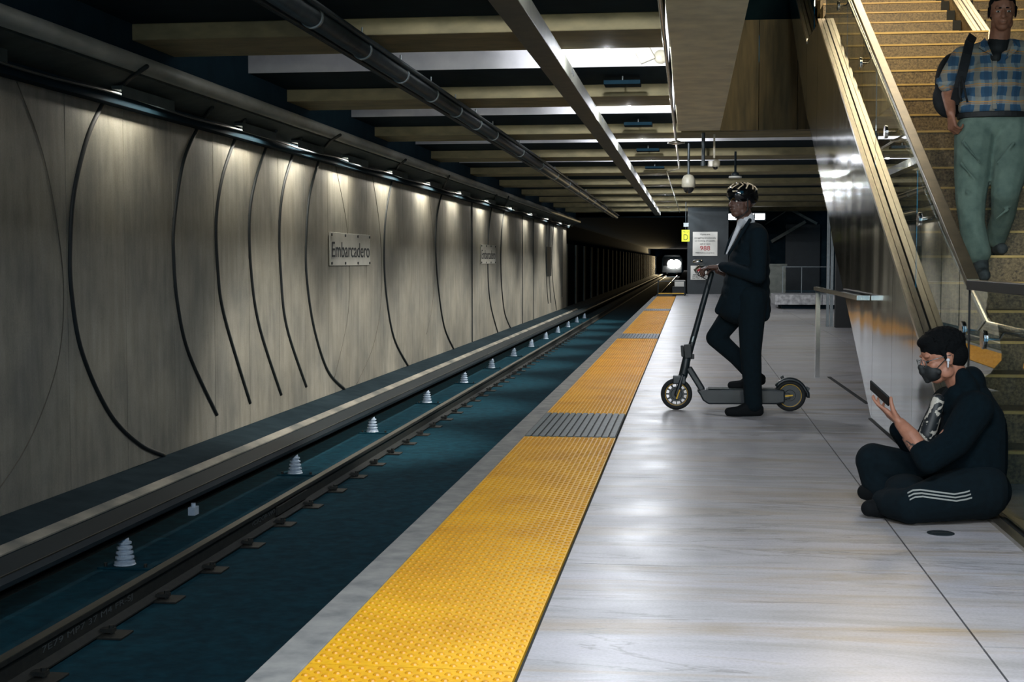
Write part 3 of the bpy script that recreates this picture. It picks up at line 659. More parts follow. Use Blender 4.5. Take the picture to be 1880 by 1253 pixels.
for k, y in enumerate([6.3, 10.03, 14.65, 18.38, 22.33, 26.1, 29.8, 33.6, 37.4, 41.2, 45.0, 48.8, 52.6, 56.4]):
    lab = 'ribbed white insulator cone under the third rail, %s' % {1: 'nearest the camera', 2: 'second nearest', 3: 'third nearest', 4: 'fourth nearest', 5: 'fifth nearest', 6: 'sixth nearest'}.get(k, 'far along the row')
    if i0 is None:
        i0 = thing('insulator', (-4.33, y, -1.18), lab, 'insulator', 'third rail insulators'); b0 = V((-4.33, y, -1.165))
        pr = [(0.085, 0)]
        for j in range(5): pr += [(0.078 - j * .006, .01 + j * .038), (0.078 - j * .006, .024 + j * .038), (0.058 - j * .006, .030 + j * .038), (0.058 - j * .006, .044 + j * .038)]
        pr += [(0.03, .205), (0.03, .22)]
        MB().lathe(b0, (0, 0, 1), pr, 20).build('ribbed_body', M['insul'], i0, smooth=False)
        MB().box((-4.5, y - .13, -1.18), (-4.08, y + .13, -1.165)).build('base_plate', M['bed'], i0, bevel=0.003)
        for sx in (-1, 1): MB().cyl((-4.29 + sx * .16, y - .08, -1.165), (-4.29 + sx * .16, y - .08, -1.14), 0.014, n=8).build('bolt', M['rail'], i0)
        MB().box((-4.39, y - .03, -.96), (-4.31, y + .03, -.94)).build('saddle', M['rail'], i0)
        y00 = y
    else: tag(copy_tree(i0, (0, y - y00, 0)), lab)
tag(MB().box((-4.26, 11.2, -1.0), (-4.20, 11.3, -.93)).cyl((-4.23, 11.25, -.93), (-4.23, 11.25, -.90), 0.02).build('rail_bracket', M['insul']), 'small pale bracket on the third rail between the two nearest insulators', 'bracket')

# ================================================================== TRAIN
ty = 215.0
t = thing('train', (-2.88, ty, -1.18), 'approaching train with bright white headlights far down the tunnel', 'train')
MB().prism([(-4.45, ty + .3, -.7), (-1.31, ty + .3, -.7), (-1.31, ty + .3, 1.6), (-1.7, ty + .3, 2.2), (-4.06, ty + .3, 2.2), (-4.45, ty + .3, 1.6)], (0, 20, 0)).build('car_body', M['trainm'], t, bevel=0.1)
MB().box((-4.2, ty + .2, .5), (-1.55, ty + .29, 1.6)).build('windscreen', M['domeglass'], t)
MB().box((-3.2, ty, -.95), (-2.56, ty + .6, -.6)).build('coupler', M['rail'], t)
for x in (-3.95, -1.81):
    h = MB().lathe((x, ty + .29, -.75), (0, 0, 1), [(.45, 0), (.45, .2)], 16).build('wheel', M['rail'], t)
for x in (-2.95, -2.15):
    MB().lathe((x, ty + .2, .80), (0, -1, 0), [(0.62, 0), (0.62, 0.05), (0.45, 0.16), (0, 0.24)], 24).build('headlight', M['headlamp'], t, smooth=True)
for k, x in enumerate((-3.0, -2.45)):
    L = lamp_data('head%d' % k, 'SPOT', 11000, (1.0, 0.78, 0.42), spot_size=math.radians(24), spot_blend=0.3, shadow_soft_size=0.3)
    o = light('headlight_beam', L, (x + 2.88, -0.5, .75 + 1.18), (-0.19, -1, -0.005)); o.parent = t

# ================================================================== FAR END THINGS
t = thing('equipment_box', (-0.36, 48, 0), 'white topped equipment box at the platform end below the train light', 'equipment box')
MB().box((-0.55, 48, 0.30), (-0.18, 48.5, 0.52)).build('cabinet', M['signwhite'], t, bevel=0.01)
MB().box((-0.62, 47.9, 0), (-0.16, 48.6, 0.30)).build('stand', M['black'], t)
t = thing('end_gate', (-0.7, 47.3, 0), 'low dark barrier frame closing the platform end', 'barrier')
for x in (-1.1, -0.2): MB().cyl((x, 47.3, 0), (x, 47.3, 0.5), 0.02).build('post', M['pipe'], t)
MB().bar((-1.1, 47.3, .5), (-.2, 47.3, .5), .03, .03).build('rail', M['pipe'], t)
MB().bar((-1.1, 47.3, .08), (-.2, 47.3, .08), .03, .03).build('rail', M['accent'], t)
t = thing('cabinet', (2.98, 48, 0), 'grey upright cabinet standing behind the man in the suit', 'cabinet')
MB().box((2.5, 48, 0), (3.25, 48.7, 1.02)).build('body', M['cabinet'], t, bevel=0.01)
MB().box((2.46, 47.96, 1.02), (3.29, 48.74, 1.09)).build('top', M['cabinet'], t, bevel=0.01)
t = thing('stone_bench', (3.3, 34.5, 0), 'long speckled marble bench block near the end wall', 'bench')
for k in range(3): MB().box((2.07 + k * 1.15, 34.4, .11), (2.07 + (k + 1) * 1.15 - .012, 36.2, .36)).build('seat_block', M['granite'], t, bevel=0.008)
MB().box((2.25, 34.75, 0), (5.5, 36, .11)).build('plinth', M['darkc'], t)
t = thing('guard_rail', (3.3, 40, 0), 'thin metal guard rail behind the marble bench', 'railing')
MB().bar((2.6, 40, 1.02), (3.95, 40, 1.02), .022, .022).build('top_rail', M['clamp'], t)
for x in (2.62, 3.15, 3.88): MB().bar((x, 40, 0), (x, 40, 1.01), .02, .02).build('post', M['clamp'], t)
# diagonal braces in the dark recess
for (p0, p1, wd, lab) in [((1450, 384), (1500, 411), .10, 'pale diagonal brace falling to the right in the dark recess'), ((1479, 407), (1416, 444), .12, 'broad pale diagonal brace rising to the right behind the suited man'), ((1448, 385), (1404, 413), .04, 'thin diagonal bar rising above the bright lamp panel')]:
    a, b2 = SY(*p0, 55.7), SY(*p1, 55.7)
    tag(MB().bar(a, b2, wd, wd, up=(0, 1, 0)).build('diagonal_brace', M['cabinet']), lab, 'brace')
a, b2 = SY(1336, 393, 50), SY(1404, 403, 50)
t = thing('light_panel', ((a.x + b2.x) / 2, 50, b2.z), 'glowing white lamp panel seen behind the head of the suited man', 'light')
MB().box((a.x, 50, b2.z), (b2.x, 50.08, a.z)).build('diffuser', M['lampwhite'], t)
MB().box((a.x - .04, 50.08, b2.z - .04), (b2.x + .04, 50.16, a.z + .04)).build('frame', M['pipe'], t)
for k, px in enumerate((1519, 1526)):
    q = SZ(px, 600, 0)
    tag(MB().bar((q.x, q.y, 0), (q.x, q.y, 3.08), .05, .05).build('steel_mullion', M['clamp']), '%s thin upright steel mullion beside the black panel wall' % ('left' if k == 0 else 'right'), 'mullion')

# ================================================================== STAIRS
RISE, RUN, YS = 0.174, 0.36, 7.5
st = thing('staircase', (2.2, 7.3, 0), 'wide terrazzo staircase with bright nosings climbing away at the right', 'staircase')
SXL, SXR = 1.51, 2.93
def step(k, y, yn, x1):
    z = RISE * k
    o = MB().box((SXL, y, z - RISE - .02), (x1, yn + 0.03, z)).build('stair_step', M['terrazzo'], st)
    MB().box((SXL, y - 0.012, z - 0.014), (x1, y + 0.035, z + 0.002)).build('nosing', M['nosing'], o)
for k in range(1, 21):
    step(k, YS + RUN * (k - 1), YS + RUN * k, SXR)
LY = YS + RUN * 19
MB().box((SXL, LY + .3, 20 * RISE - .2), (SXR, 15.5, 20 * RISE)).build('landing', M['terrazzo'], st)
for k in range(21, 32): step(k, 15.40 + .37 * (k - 21), 15.77 + .37 * (k - 21), 2.84)
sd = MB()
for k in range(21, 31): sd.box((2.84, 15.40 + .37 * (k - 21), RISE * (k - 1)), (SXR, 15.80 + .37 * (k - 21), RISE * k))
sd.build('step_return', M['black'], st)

def stz(y): return 0.76 + 0.442 * (y - 8.37)
# stainless side panel (plane x = 1.34), three sheets
def side_sheet(poly, par): return MB().prism([(1.34, y, z) for y, z in poly], (0.02, 0, 0)).build('side_sheet', M['mirror'], par)
sp_ = thing('stair_side_panel', (1.35, 10, 0), 'wavy mirror-like stainless cladding on the side of the staircase', 'cladding')
UND = [(10.4, 0.0), (11.1, .33), (11.8, .66), (12.55, 1.0), (13.31, 1.33), (13.76, 1.60), (14.47, 1.92), (15.86, 2.60), (16.64, 2.92), (18.03, 3.75), (19.65, 4.75)]
def und(y):
    for (a, za), (b2, zb) in zip(UND, UND[1:]):
        if a <= y <= b2: return za + (zb - za) * (y - a) / (b2 - a)
    return 0.0
edges = [6.9, 8.55, 9.42, 10.4, 11.8, 13.31, 15.22]
for a, b2 in zip(edges, edges[1:]):
    a2, b3 = a + 0.003, b2 - 0.003
    pts = [(a2, max(0.004, und(a2)))] + [(y, z) for y, z in UND if a2 < y < b3] + [(b3, max(0.004, und(b3)))] + [(b3, stz(b3) - .01), (a2, stz(a2) - .01)]
    side_sheet(pts, sp_)
side_sheet([(15.23, und(15.23)), (15.86, 2.60), (16.64, 2.92), (16.64, 3.78), (15.23, 3.74)], sp_)
side_sheet([(16.65, 2.93), (18.03, 3.75), (19.65, 4.75), (19.65, 5.2), (16.65, 3.79)], sp_)
# body of stair underneath
und_m = MB().prism([(1.36, 10.45, 0.0), (1.36, 14.47, 1.86), (1.36, 16.64, 2.86), (1.36, 19.65, 4.6), (1.36, 19.65, 4.75), (1.36, 16.0, 3.25), (1.36, 14.5, 3.2), (1.36, 7.6, 0)], (1.75, 0, 0))
und_m.build('soffit', M['deck'], st)
# base shoe: two steel bands with dark slot
bs = thing('balustrade', (1.43, 10, 0.5), 'glass balustrade with steel base bands and bronze cap on the near stair side', 'balustrade')
def band_(x0, x1, y0, y1, m, dz=0.0, th=0.03, nm='base_band'):
    f = stz
    MB().add([(x0, y0, f(y0) - th), (x1, y0, f(y0) - th), (x1, y0, f(y0) + dz), (x0, y0, f(y0) + dz), (x0, y1, f(y1) - th), (x1, y1, f(y1) - th), (x1, y1, f(y1) + dz), (x0, y1, f(y1) + dz)],
             [(0, 1, 2, 3), (4, 7, 6, 5), (0, 4, 5, 1), (1, 5, 6, 2), (2, 6, 7, 3), (3, 7, 4, 0)]).build(nm, m, bs)
band_(1.335, 1.372, 7.0, 15.22, M['steel']); band_(1.376, 1.412, 7.0, 15.22, M['steel'])
band_(1.412, 1.436, 7.0, 15.22, M['black'], -0.012, .03, 'slot')
band_(1.436, 1.472, 7.0, 15.22, M['steel']); band_(1.476, 1.51, 7.0, 15.22, M['steel'])
MB().prism([(1.49, 7.0, 0.1), (1.49, 15.22, 3.5), (1.49, 15.22, stz(15.22) - .03), (1.49, 7.0, stz(7.0) - .03)], (0.02, 0, 0)).build('inner_face', M['terrazzo'], bs)
# upper flight band
for x0, x1, mm in ((1.335, 1.37, 'steel'), (1.375, 1.41, 'steel'), (1.436, 1.47, 'steel')):
    MB().prism([(x0, 16.64, 3.74), (x0, 19.65, 5.16), (x0, 19.65, 5.21), (x0, 16.64, 3.80)], (x1 - x0, 0, 0)).build('base_band', M[mm], bs)
MB().prism([(1.49, 16.64, 3.4), (1.49, 19.65, 4.8), (1.49, 19.65, 5.2), (1.49, 16.64, 3.79)], (0.02, 0, 0)).build('inner_face', M['terrazzo'], bs)
# glass panes and cap
def capz(y): return 1.09 + 0.455 * (y - 7.25)
gl = [7.27, 8.98, 11.0, 13.1, 15.2]
for a, b2 in zip(gl, gl[1:]):
    MB().prism([(1.418, a + .004, stz(a) - .02), (1.418, b2 - .004, stz(b2) - .02), (1.418, b2 - .004, capz(b2)), (1.418, a + .004, capz(a))], (0.012, 0, 0)).build('glass_pane', M['glass'], bs)
MB().box((1.418, 5.2, 0.03), (1.430, 7.262, 1.05)).build('glass_pane', M['glass'], bs)
MB().prism([(1.418, 16.66, 3.78), (1.418, 19.6, 5.15), (1.418, 19.6, 6.0), (1.418, 16.66, 4.72)], (0.012, 0, 0)).build('glass_pane', M['glass'], bs)
cp = MB().prism([(1.392, 7.22, 1.05), (1.392, 15.25, capz(15.25) - .03), (1.392, 15.25, capz(15.25) + .012), (1.392, 7.22, 1.09)], (0.066, 0, 0))
cp.build('cap_rail', M['bronze'], bs, bevel=0.004)
MB().box((1.392, 5.2, 1.035), (1.458, 7.22, 1.085)).build('cap_rail', M['blackmetal'], bs, bevel=0.004)
MB().box((1.414, 7.260, 0.03), (1.434, 7.274, 1.04)).build('pane_edge', M['black'], bs)
MB().box((1.35, 4.9, 0), (1.40, 7.0, .018)).box((1.45, 4.9, 0), (1.50, 7.0, .018)).build('floor_shoe', M['steel'], bs)
MB().box((1.40, 4.9, 0.0), (1.45, 7.0, .008)).build('floor_slot', M['black'], bs)
# handrail with glass fixing discs
hr = thing('handrail', (1.53, 10, 1.0), 'bright chrome handrail bracketed off the glass on the near side of the stairs', 'handrail')
hp = [(1.53, 5.0, .85), (1.53, 6.6, .85), (1.53, 7.28, .85), (1.53, 8.36, 1.27), (1.53, 9.75, 1.88), (1.53, 12.23, 2.99), (1.53, 13.9, 3.74), (1.53, 15.2, 4.33)]
MB().tube(hp, 0.024, 14).build('rail_tube', M['chrome'], hr, smooth=True)
for (y, z) in [(12.04, 2.86), (10.43, 2.13), (8.87, 1.44), (7.43, .82), (6.9, .80), (13.9, 3.68)]:
    o = MB().lathe((1.43, y, z), (1, 0, 0), [(0.045, -0.024), (0.048, -0.02), (0.048, -0.013), (0.02, -0.013)], 20).lathe((1.43, y, z), (1, 0, 0), [(0.045, 0.001), (0.045, 0.008), (0.01, 0.01)], 20).build('fixing_disc', M['chrome'], hr, smooth=False)
    MB().tube([(1.44, y, z), (1.50, y, z), (1.53, y, z + .05)], 0.007, 8).build('bracket_arm', M['chrome'], o)
# right side stringer of the stair
rs = thing('stair_parapet', (3.0, 14, 3), 'brown panelled stair parapet with steel bands behind the walking man', 'parapet')
def rz(y): return 3.6 + 0.465 * (y - 15.1)
e = [9.5, 10.9, 12.3, 13.7, 15.1, 15.85, 16.6, 17.4, 18.6, 19.6]
for a, b2 in zip(e, e[1:]):
    MB().prism([(2.935, a + .004, max(0.0, rz(a) - 1.7)), (2.935, b2 - .004, max(0.0, rz(b2) - 1.7)), (2.935, b2 - .004, rz(b2) - .03), (2.935, a + .004, rz(a) - .03)], (0.16, 0, 0)).build('panel', M['terrazzo'], rs)
for x0, x1, mm in ((2.93, 2.97, 'bronze'), (2.975, 3.01, 'bronze'), (3.01, 3.035, 'black'), (3.035, 3.07, 'bronze'), (3.075, 3.11, 'bronze')):
    MB().prism([(x0, 9.5, rz(9.5) - .03), (x0, 19.6, rz(19.6) - .03), (x0, 19.6, rz(19.6)), (x0, 9.5, rz(9.5))], (x1 - x0, 0, 0)).build('base_band', M[mm], rs)
MB().prism([(3.018, 9.5, rz(9.5)), (3.018, 19.6, rz(19.6)), (3.018, 19.6, rz(19.6) + .85), (3.018, 9.5, rz(9.5) + .85)], (0.012, 0, 0)).build('glass_pane', M['glass'], rs)

# short floor rail with return, drain slots, floor plate, lit floor patch
t = thing('short_railing', (1.28, 14.2, 0), 'short waist-high steel railing with a single visible post at the stair side', 'railing')
MB().bar((1.285, 14.2, 0), (1.285, 14.2, .90), .045, .045).build('post', M['chrome'], t)
MB().bar((1.262, 14.2, .905), (1.262, 10.55, .905), .045, .035).build('top_rail', M['chrome'], t)
MB().bar((1.262, 10.57, .905), (1.335, 10.57, .905), .045, .035).build('wall_return', M['chrome'], t)
a, b2 = SZ(1522, 693), SZ(1592, 742)
tag(MB().bar((a.x, a.y, .003), (b2.x, b2.y, .003), .035, .006).build('drain_slot', M['black']), 'dark drain slot in the floor beside the short railing', 'drain')
a, b2 = SZ(1598, 770), SZ(1662, 826)
tag(MB().bar((a.x, a.y, .004), (b2.x, b2.y - .8, .004), .03, .008).build('drain_slot', M['black']), 'dark floor slot along the foot of the mirror cladding near the phone', 'drain')
q = SZ(1727, 980)
t = thing('floor_plate', (q.x, q.y, 0), 'small round metal plate let into the floor in front of the seated man', 'floor plate')
MB().lathe((q.x, q.y, 0), (0, 0, 1), [(0.058, 0), (0.058, .003), (0.05, .004), (0, .004)], 28).build('disc', M['pipe'], t)
MB().bar((q.x - .04, q.y, .005), (q.x + .04, q.y, .005), .006, .002).build('slot', M['black'], t)
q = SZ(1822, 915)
tag(MB().add([(q.x - .03, q.y - .04, .003), (q.x + .035, q.y - .02, .003), (q.x + .005, q.y + .08, .003), (q.x - .03, q.y - .04, .005), (q.x + .035, q.y - .02, .005), (q.x + .005, q.y + .08, .006)], [(0, 2, 1), (3, 4, 5), (0, 1, 4, 3), (1, 2, 5, 4), (2, 0, 3, 5)]).build('floor_lit_patch', M['shirtwhite']), 'small white lit patch on the floor behind the seated man', 'lit patch')  # thin white sheet standing in for a patch of light on the floor
# ================================================================== PEOPLE
def frame(fwd, up=(0, 0, 1)):
    f = V(fwd).normalized(); u = V(up); l = u.cross(f).normalized(); u = f.cross(l); return f, l, u
def head_prims(mb, c, fwd, up, s=1.0, jaw=1.0, nose=1.0):
    f, l, u = frame(fwd, up); R = Matrix((f, l, u)).transposed(); c = V(c)
    P = lambda a, b2, d: c + (f * a + l * b2 + u * d) * s
    mb.ball(P(-.012, 0, .030), (.096 * s, .077 * s, .086 * s), R)
    mb.ball(P(.020, 0, -.022), (.070 * s, .060 * s * jaw, .080 * s), R)
    mb.ball(P(.046, 0, -.078), (.034 * s, .034 * s * jaw, .028 * s), R)
    for k in (-1, 1):
        mb.ball(P(.010, .045 * k * jaw, -.060), (.034 * s, .018 * s, .030 * s), R)
        mb.ball(P(.056, .034 * k, -.016), (.022 * s, .022 * s, .020 * s), R)
        mb.ball(P(.072, .028 * k, .030), (.014 * s, .024 * s, .009 * s), R)
        mb.ball(P(-.004, .078 * k, -.004), (.019 * s, .008 * s, .031 * s), R)
        mb.ball(P(.088, .014 * k, -.026), (.010 * s, .009 * s, .008 * s), R)
    mb.cap(P(.082, 0, .018), .009 * s, P(.104 + .008 * (nose - 1), 0, -.020), .0125 * s * nose)
    mb.ball(P(.086, 0, -.047), (.010 * s, .026 * s, .007 * s), R)
    mb.ball(P(.083, 0, -.059), (.011 * s, .023 * s, .008 * s), R)
    return P, R
def face_parts(P, R, parent, s=1.0, brows=True):
    for k in (-1, 1):
        e = MB().ball(P(.0765, .031 * k, .009), (.0085 * s, .0125 * s, .0062 * s), R, 12, 8).build('eye', M['eyew'], parent, smooth=True)
        MB().ball(P(.0835, .031 * k, .008), (.004 * s, .0055 * s, .0055 * s), R, 10, 7).build('iris', M['eyed'], e, smooth=True)
        if brows: MB().cap(P(.085, .016 * k, .030), .0042 * s, P(.076, .046 * k, .029), .003 * s).build('eyebrow', M['hair'], parent, smooth=True)
    MB().ball(P(.0935, 0, -.0530), (.0035 * s, .019 * s, .0014 * s), R, 10, 6).build('mouth_line', M['eyed'], parent, smooth=True)
def hand_prims(mb, wrist, d, n, side, curl=(40, 45, 30), thumbcurl=25, spread=4, s=1.0, tcl=None):
    """d: wrist->knuckles, n: the way the palm faces, side=+1 when the index finger is on d x n side"""
    d = V(d).normalized(); n = (V(n) - d * V(n).dot(d)).normalized(); a = d.cross(n) * side; w0 = V(wrist)
    for k in range(4):
        x = (.030 - .020 * k) * s
        mb.cap(w0 + a * x * .55 + d * .005, .014 * s, w0 + d * (.085 - .004 * abs(k - 1)) * s + a * x, .0115 * s)
    mb.ball(w0 + d * .028 * s + a * .018 * s + n * .008 * s, .017 * s)
    L = [(.042, .025, .019), (.046, .029, .020), (.043, .027, .019), (.034, .020, .017)]
    tips = []
    for k in range(4):
        x = (.030 - .020 * k) * s; p = w0 + d * (.087 - .004 * abs(k - 1)) * s + a * x
        ang = 0; sp = math.radians((1.5 - k) * spread); r = .0092 * s
        c3 = curl[k] if hasattr(curl[0], '__len__') else curl
        for j, ln in enumerate(L[k]):
            ang += math.radians(c3[j])
            dv = (d * math.cos(sp) + a * math.sin(sp)) * math.cos(ang) + n * math.sin(ang)
            q = p + dv * ln * s; mb.cap(p, r, q, r * .9); p = q; r *= .9
        tips.append(p)
    t0 = w0 + d * .022 * s + a * .024 * s + n * .006 * s
    tv = (d * .72 + a * .62 + n * .30).normalized()
    p1 = t0 + tv * .040 * s; mb.cap(t0, .0135 * s, p1, .0115 * s)
    q = math.radians(thumbcurl); tv2 = (tv * math.cos(q) + (n * .6 - a * .8) * math.sin(q)).normalized()
    p2 = p1 + tv2 * .032 * s; mb.cap(p1, .0112 * s, p2, .0098 * s)
    tv3 = (tv * math.cos(q * 1.8) + (n * .6 - a * .8) * math.sin(q * 1.8)).normalized()
    mb.cap(p2, .0098 * s, p2 + tv3 * .025 * s, .0082 * s)
    return tips
def shoe(mb, ankle, toe, heel=None, hgt=.04, s=1.0):
    ankle, toe = V(ankle), V(toe); d = (toe - ankle); d.z = 0; d.normalize(); z = toe.z
    hl = heel or V((ankle.x, ankle.y, z)) - d * .05
    mb.cap(V(hl) + V((0, 0, .0)), .036 * s, toe - d * .10, .042 * s); mb.cap(toe - d * .10, .043 * s, toe - d * .03, .034 * s)
    mb.cap(V(hl) + V((0, 0, .02)), .036 * s, ankle, .044 * s); mb.cap(ankle, .044 * s, toe - d * .12 + V((0, 0, .012)), .038 * s)

# ------------------------------------------------ man in dark suit with the scooter
pm = thing('person', SZ(1368, 757), 'man in dark suit, white shirt and cycle helmet standing with a scooter', 'person')
HC = SY(1361, 374, 10.72)
hipL, hipR = SY(1381, 548, 10.63), SY(1368, 548, 10.86)
kneL, ankL = SY(1378, 645, 10.55), SY(1383, 735, 10.55)
kneR, ankR = SY(1314, 618, 10.90), SY(1383, 683, 10.93)
shL, shR = SY(1393, 432, 10.58), SY(1361, 430, 10.93)
elL, wrL = SY(1392, 508, 10.46), SY(1330, 492, 10.66)
elR, wrR = SY(1346, 505, 11.06), SY(1318, 497, 10.96)
nk = SY(1370, 408, 10.74)
bod = MB(); P, R = head_prims(bod, HC, (-.77, -.62, .06), (0.03, 0, 1), 1.04, 1.12, 1.2)
bod.cap(P(-.02, 0, -.05), .060, nk + V((0, 0, -.03)), .066)
bod.chain([(nk + V((0, 0, -.05)), .07), (SY(1374, 470, 10.76), .11), (SY(1374, 540, 10.76), .11)])
bod.cap(shL, .05, shR, .05)
for h_, k_, a_ in ((hipL, kneL, ankL), (hipR, kneR, ankR)): bod.chain([(h_, .06), (k_, .045), (a_, .036)])
bod.chain([(shL, .05), (elL, .038), (wrL, .027)]); bod.chain([(shR, .05), (elR, .038), (wrR, .027)])
gripN, gripF = SY(1297, 488, 10.74), SY(1302, 490, 11.2)
hand_prims(bod, SY(1320, 490, 10.70), (-1, .05, -.02), (0, .1, -1), -1, ((28, 52, 40), (26, 55, 40), (24, 55, 42), (22, 55, 42)), 30, 3, 1.08)
hand_prims(bod, SY(1319, 492, 11.12), (-1, -.05, -.05), (0, -.1, -1), 1, ((28, 52, 40), (26, 55, 40), (24, 55, 42), (22, 55, 42)), 30, 3, 1.0)
bod.cap(wrL, .027, SY(1320, 490, 10.70), .024); bod.cap(wrR, .027, SY(1319, 492, 11.12), .024)
bo = bod.build('body', M['skin_dark'], pm, voxel=0.0055, sm=2)
face_parts(P, R, bo)
# helmet shell with vents and pale stripes
hm = MB(); f, l, u = frame((-.80, -.60, .0), (0.0, 0, 1)); Rh = Matrix((f, l, u)).transposed(); hc = HC + V((0.006, 0, .076))
hm.ball(hc, (.128, .104, .088), Rh, 28, 16); hm.ball(hc - f * .045 - u * .030, (.090, .092, .070), Rh, 24, 14)
hm.cap(hc + f * .106 - u * .014 + l * .045, .012, hc + f * .106 - u * .014 - l * .045, .012)
he = hm.build('helmet', M['helmet'], pm, voxel=0.006, sm=2)
def hpt(az, el, k=1.02):   # az from forward towards the left, el upward, degrees
    a, e2 = math.radians(az), math.radians(el)
    return hc + (f * (.128 * math.cos(e2) * math.cos(a)) + l * (.102 * math.cos(e2) * math.sin(a)) + u * (.088 * math.sin(e2))) * k
for k, azs in enumerate(([(10, 25), (35, 52), (8, 62)], [(40, 20), (62, 45), (44, 66)], [(72, 22), (92, 48), (70, 66)], [(102, 20), (126, 45), (100, 64)], [(-20, 25), (-10, 55)], [(20, 8), (34, 10)], [(140, 20), (160, 40)])):
    MB().tube([hpt(a, e2) for a, e2 in azs], .0055, 6).build('helmet_stripe', M['helmstripe'], he, smooth=True)
MB().tube([hpt(80, -28, 1.0), P(.0, .078, -.05), P(.03, .05, -.095), P(.05, 0, -.112)], .005, 6).build('chin_strap', M['black'], he, smooth=True)
# shirt and collar
sh = MB(); fv = V((-.80, -.60, 0)); sv = V((.6, -.8, 0))
sh.chain([(nk + V((0, 0, .022)), .066), (nk + V((0, 0, -.02)), .070)])
v0 = SY(1356, 418, 10.60); v1 = SY(1345, 442, 10.585); v2 = SY(1334, 466, 10.60)
sh.chain([(nk + fv * .03, .045), (v0, .020), (v1, .015), (v2, .007)])
sh.build('shirt', M['shirtwhite'], pm, voxel=0.005, sm=2)
cl = MB(); pts = []
for k in range(15):
    a = math.radians(-155 + 310 * k / 14)
    pts.append(nk + fv * .066 * math.cos(a) + sv * .064 * math.sin(a) + V((0, 0, .030 - .02 * math.cos(a))))
for a, b2 in zip(pts, pts[1:]): cl.bar(a, b2 + (b2 - a) * .2, .008, .042)
cl.build('collar', M['shirtwhite'], pm, voxel=0.005, sm=2)
# jacket
jk = MB()
jk.chain([(shL + V((-.01, 0, .0)), .066), (shR, .066)]); jk.cap(nk + V((.045, .02, -.035)), .045, shL + V((-.02, .02, .025)), .045)
jk.cap(nk + V((.04, .06, -.04)), .045, shR + V((0, -.02, .02)), .045)
for py, xl, xr, ry in ((438, 1353, 1412, .20), (458, 1343, 1414, .20), (478, 1337, 1415, .195), (498, 1331, 1415, .19), (518, 1327, 1415, .185), (536, 1323, 1415, .185), (554, 1318, 1416, .188), (568, 1317, 1417, .19)):
    cxx = (SY(xl, py, 10.74) + SY(xr, py, 10.74)) / 2; rx = (SY(xr, py, 10.74).x - SY(xl, py, 10.74).x) / 2
    jk.ball(cxx, (rx * .985, ry, .125), None, 24, 14)
jk.cap(SY(1395, 545, 10.68), .075, SY(1400, 578, 10.68), .06); jk.cap(SY(1330, 555, 10.70), .05, SY(1320, 570, 10.72), .036)
jk.chain([(shL, .070), (elL, .058), (SY(1336, 492, 10.63), .046), (SY(1327, 490, 10.67), .040)])
jk.chain([(shR, .068), (elR, .056), (SY(1326, 494, 11.02), .044)])
jk.build('jacket', M['suit'], pm, voxel=0.008, sm=8)
lp = MB(); lp.chain([(SY(1377, 404, 10.62), .014), (SY(1364, 425, 10.545), .016), (SY(1352, 446, 10.53), .013), (SY(1338, 468, 10.565), .008)])
lp.chain([(SY(1349, 424, 10.70), .010), (SY(1338, 444, 10.64), .010), (SY(1331, 466, 10.62), .008)])
lp.build('lapel', M['suit'], pm, voxel=0.005, sm=2)
la = MB(); la.prism([SY(1370, 408, 10.55), SY(1361, 422, 10.53), SY(1352, 445, 10.52), SY(1333, 468, 10.55), SY(1341, 440, 10.52), SY(1356, 418, 10.54)], (-.004, -.010, 0))
MB().lathe(wrL, SY(1320, 490, 10.70) - wrL, [(.036, .0), (.037, .030), (.033, .032), (.031, .0)], 20).build('shirt_cuff', M['shirtwhite'], pm, smooth=True)
tr = MB()
tr.chain([(hipL, .115), (kneL, .083), (SY(1381, 700, 10.55), .072), (SY(1383, 742, 10.55), .070)])
tr.chain([(hipR, .110), (kneR + V((.0, 0, -.01)), .078), (SY(1352, 655, 10.91), .068), (SY(1376, 682, 10.93), .062), (SY(1382, 690, 10.93), .058)])
tr.cap(hipL, .12, hipR, .12)
tr.build('trousers', M['trouser'], pm, voxel=0.009, sm=3)
so = MB(); shoe(so, SY(1385, 742, 10.55), V((SY(1331, 757, 10.53).x, 10.50, .036)), V((SY(1394, 757, 10.53).x, 10.56, .036)), s=1.0)
so.build('shoe', M['shoe'], pm, voxel=0.006, sm=2)
so = MB(); zt = .168 + .034
shoe(so, SY(1386, 688, 10.93), V((SY(1336, 705, 10.92).x, 10.92, zt)), V((SY(1398, 692, 10.95).x, 10.95, zt + .035)), s=.95)
so.build('shoe', M['shoe'], pm, voxel=0.006, sm=2)
tie = MB().chain([(SY(1351, 424, 10.545), .010), (SY(1341, 446, 10.53), .009)])

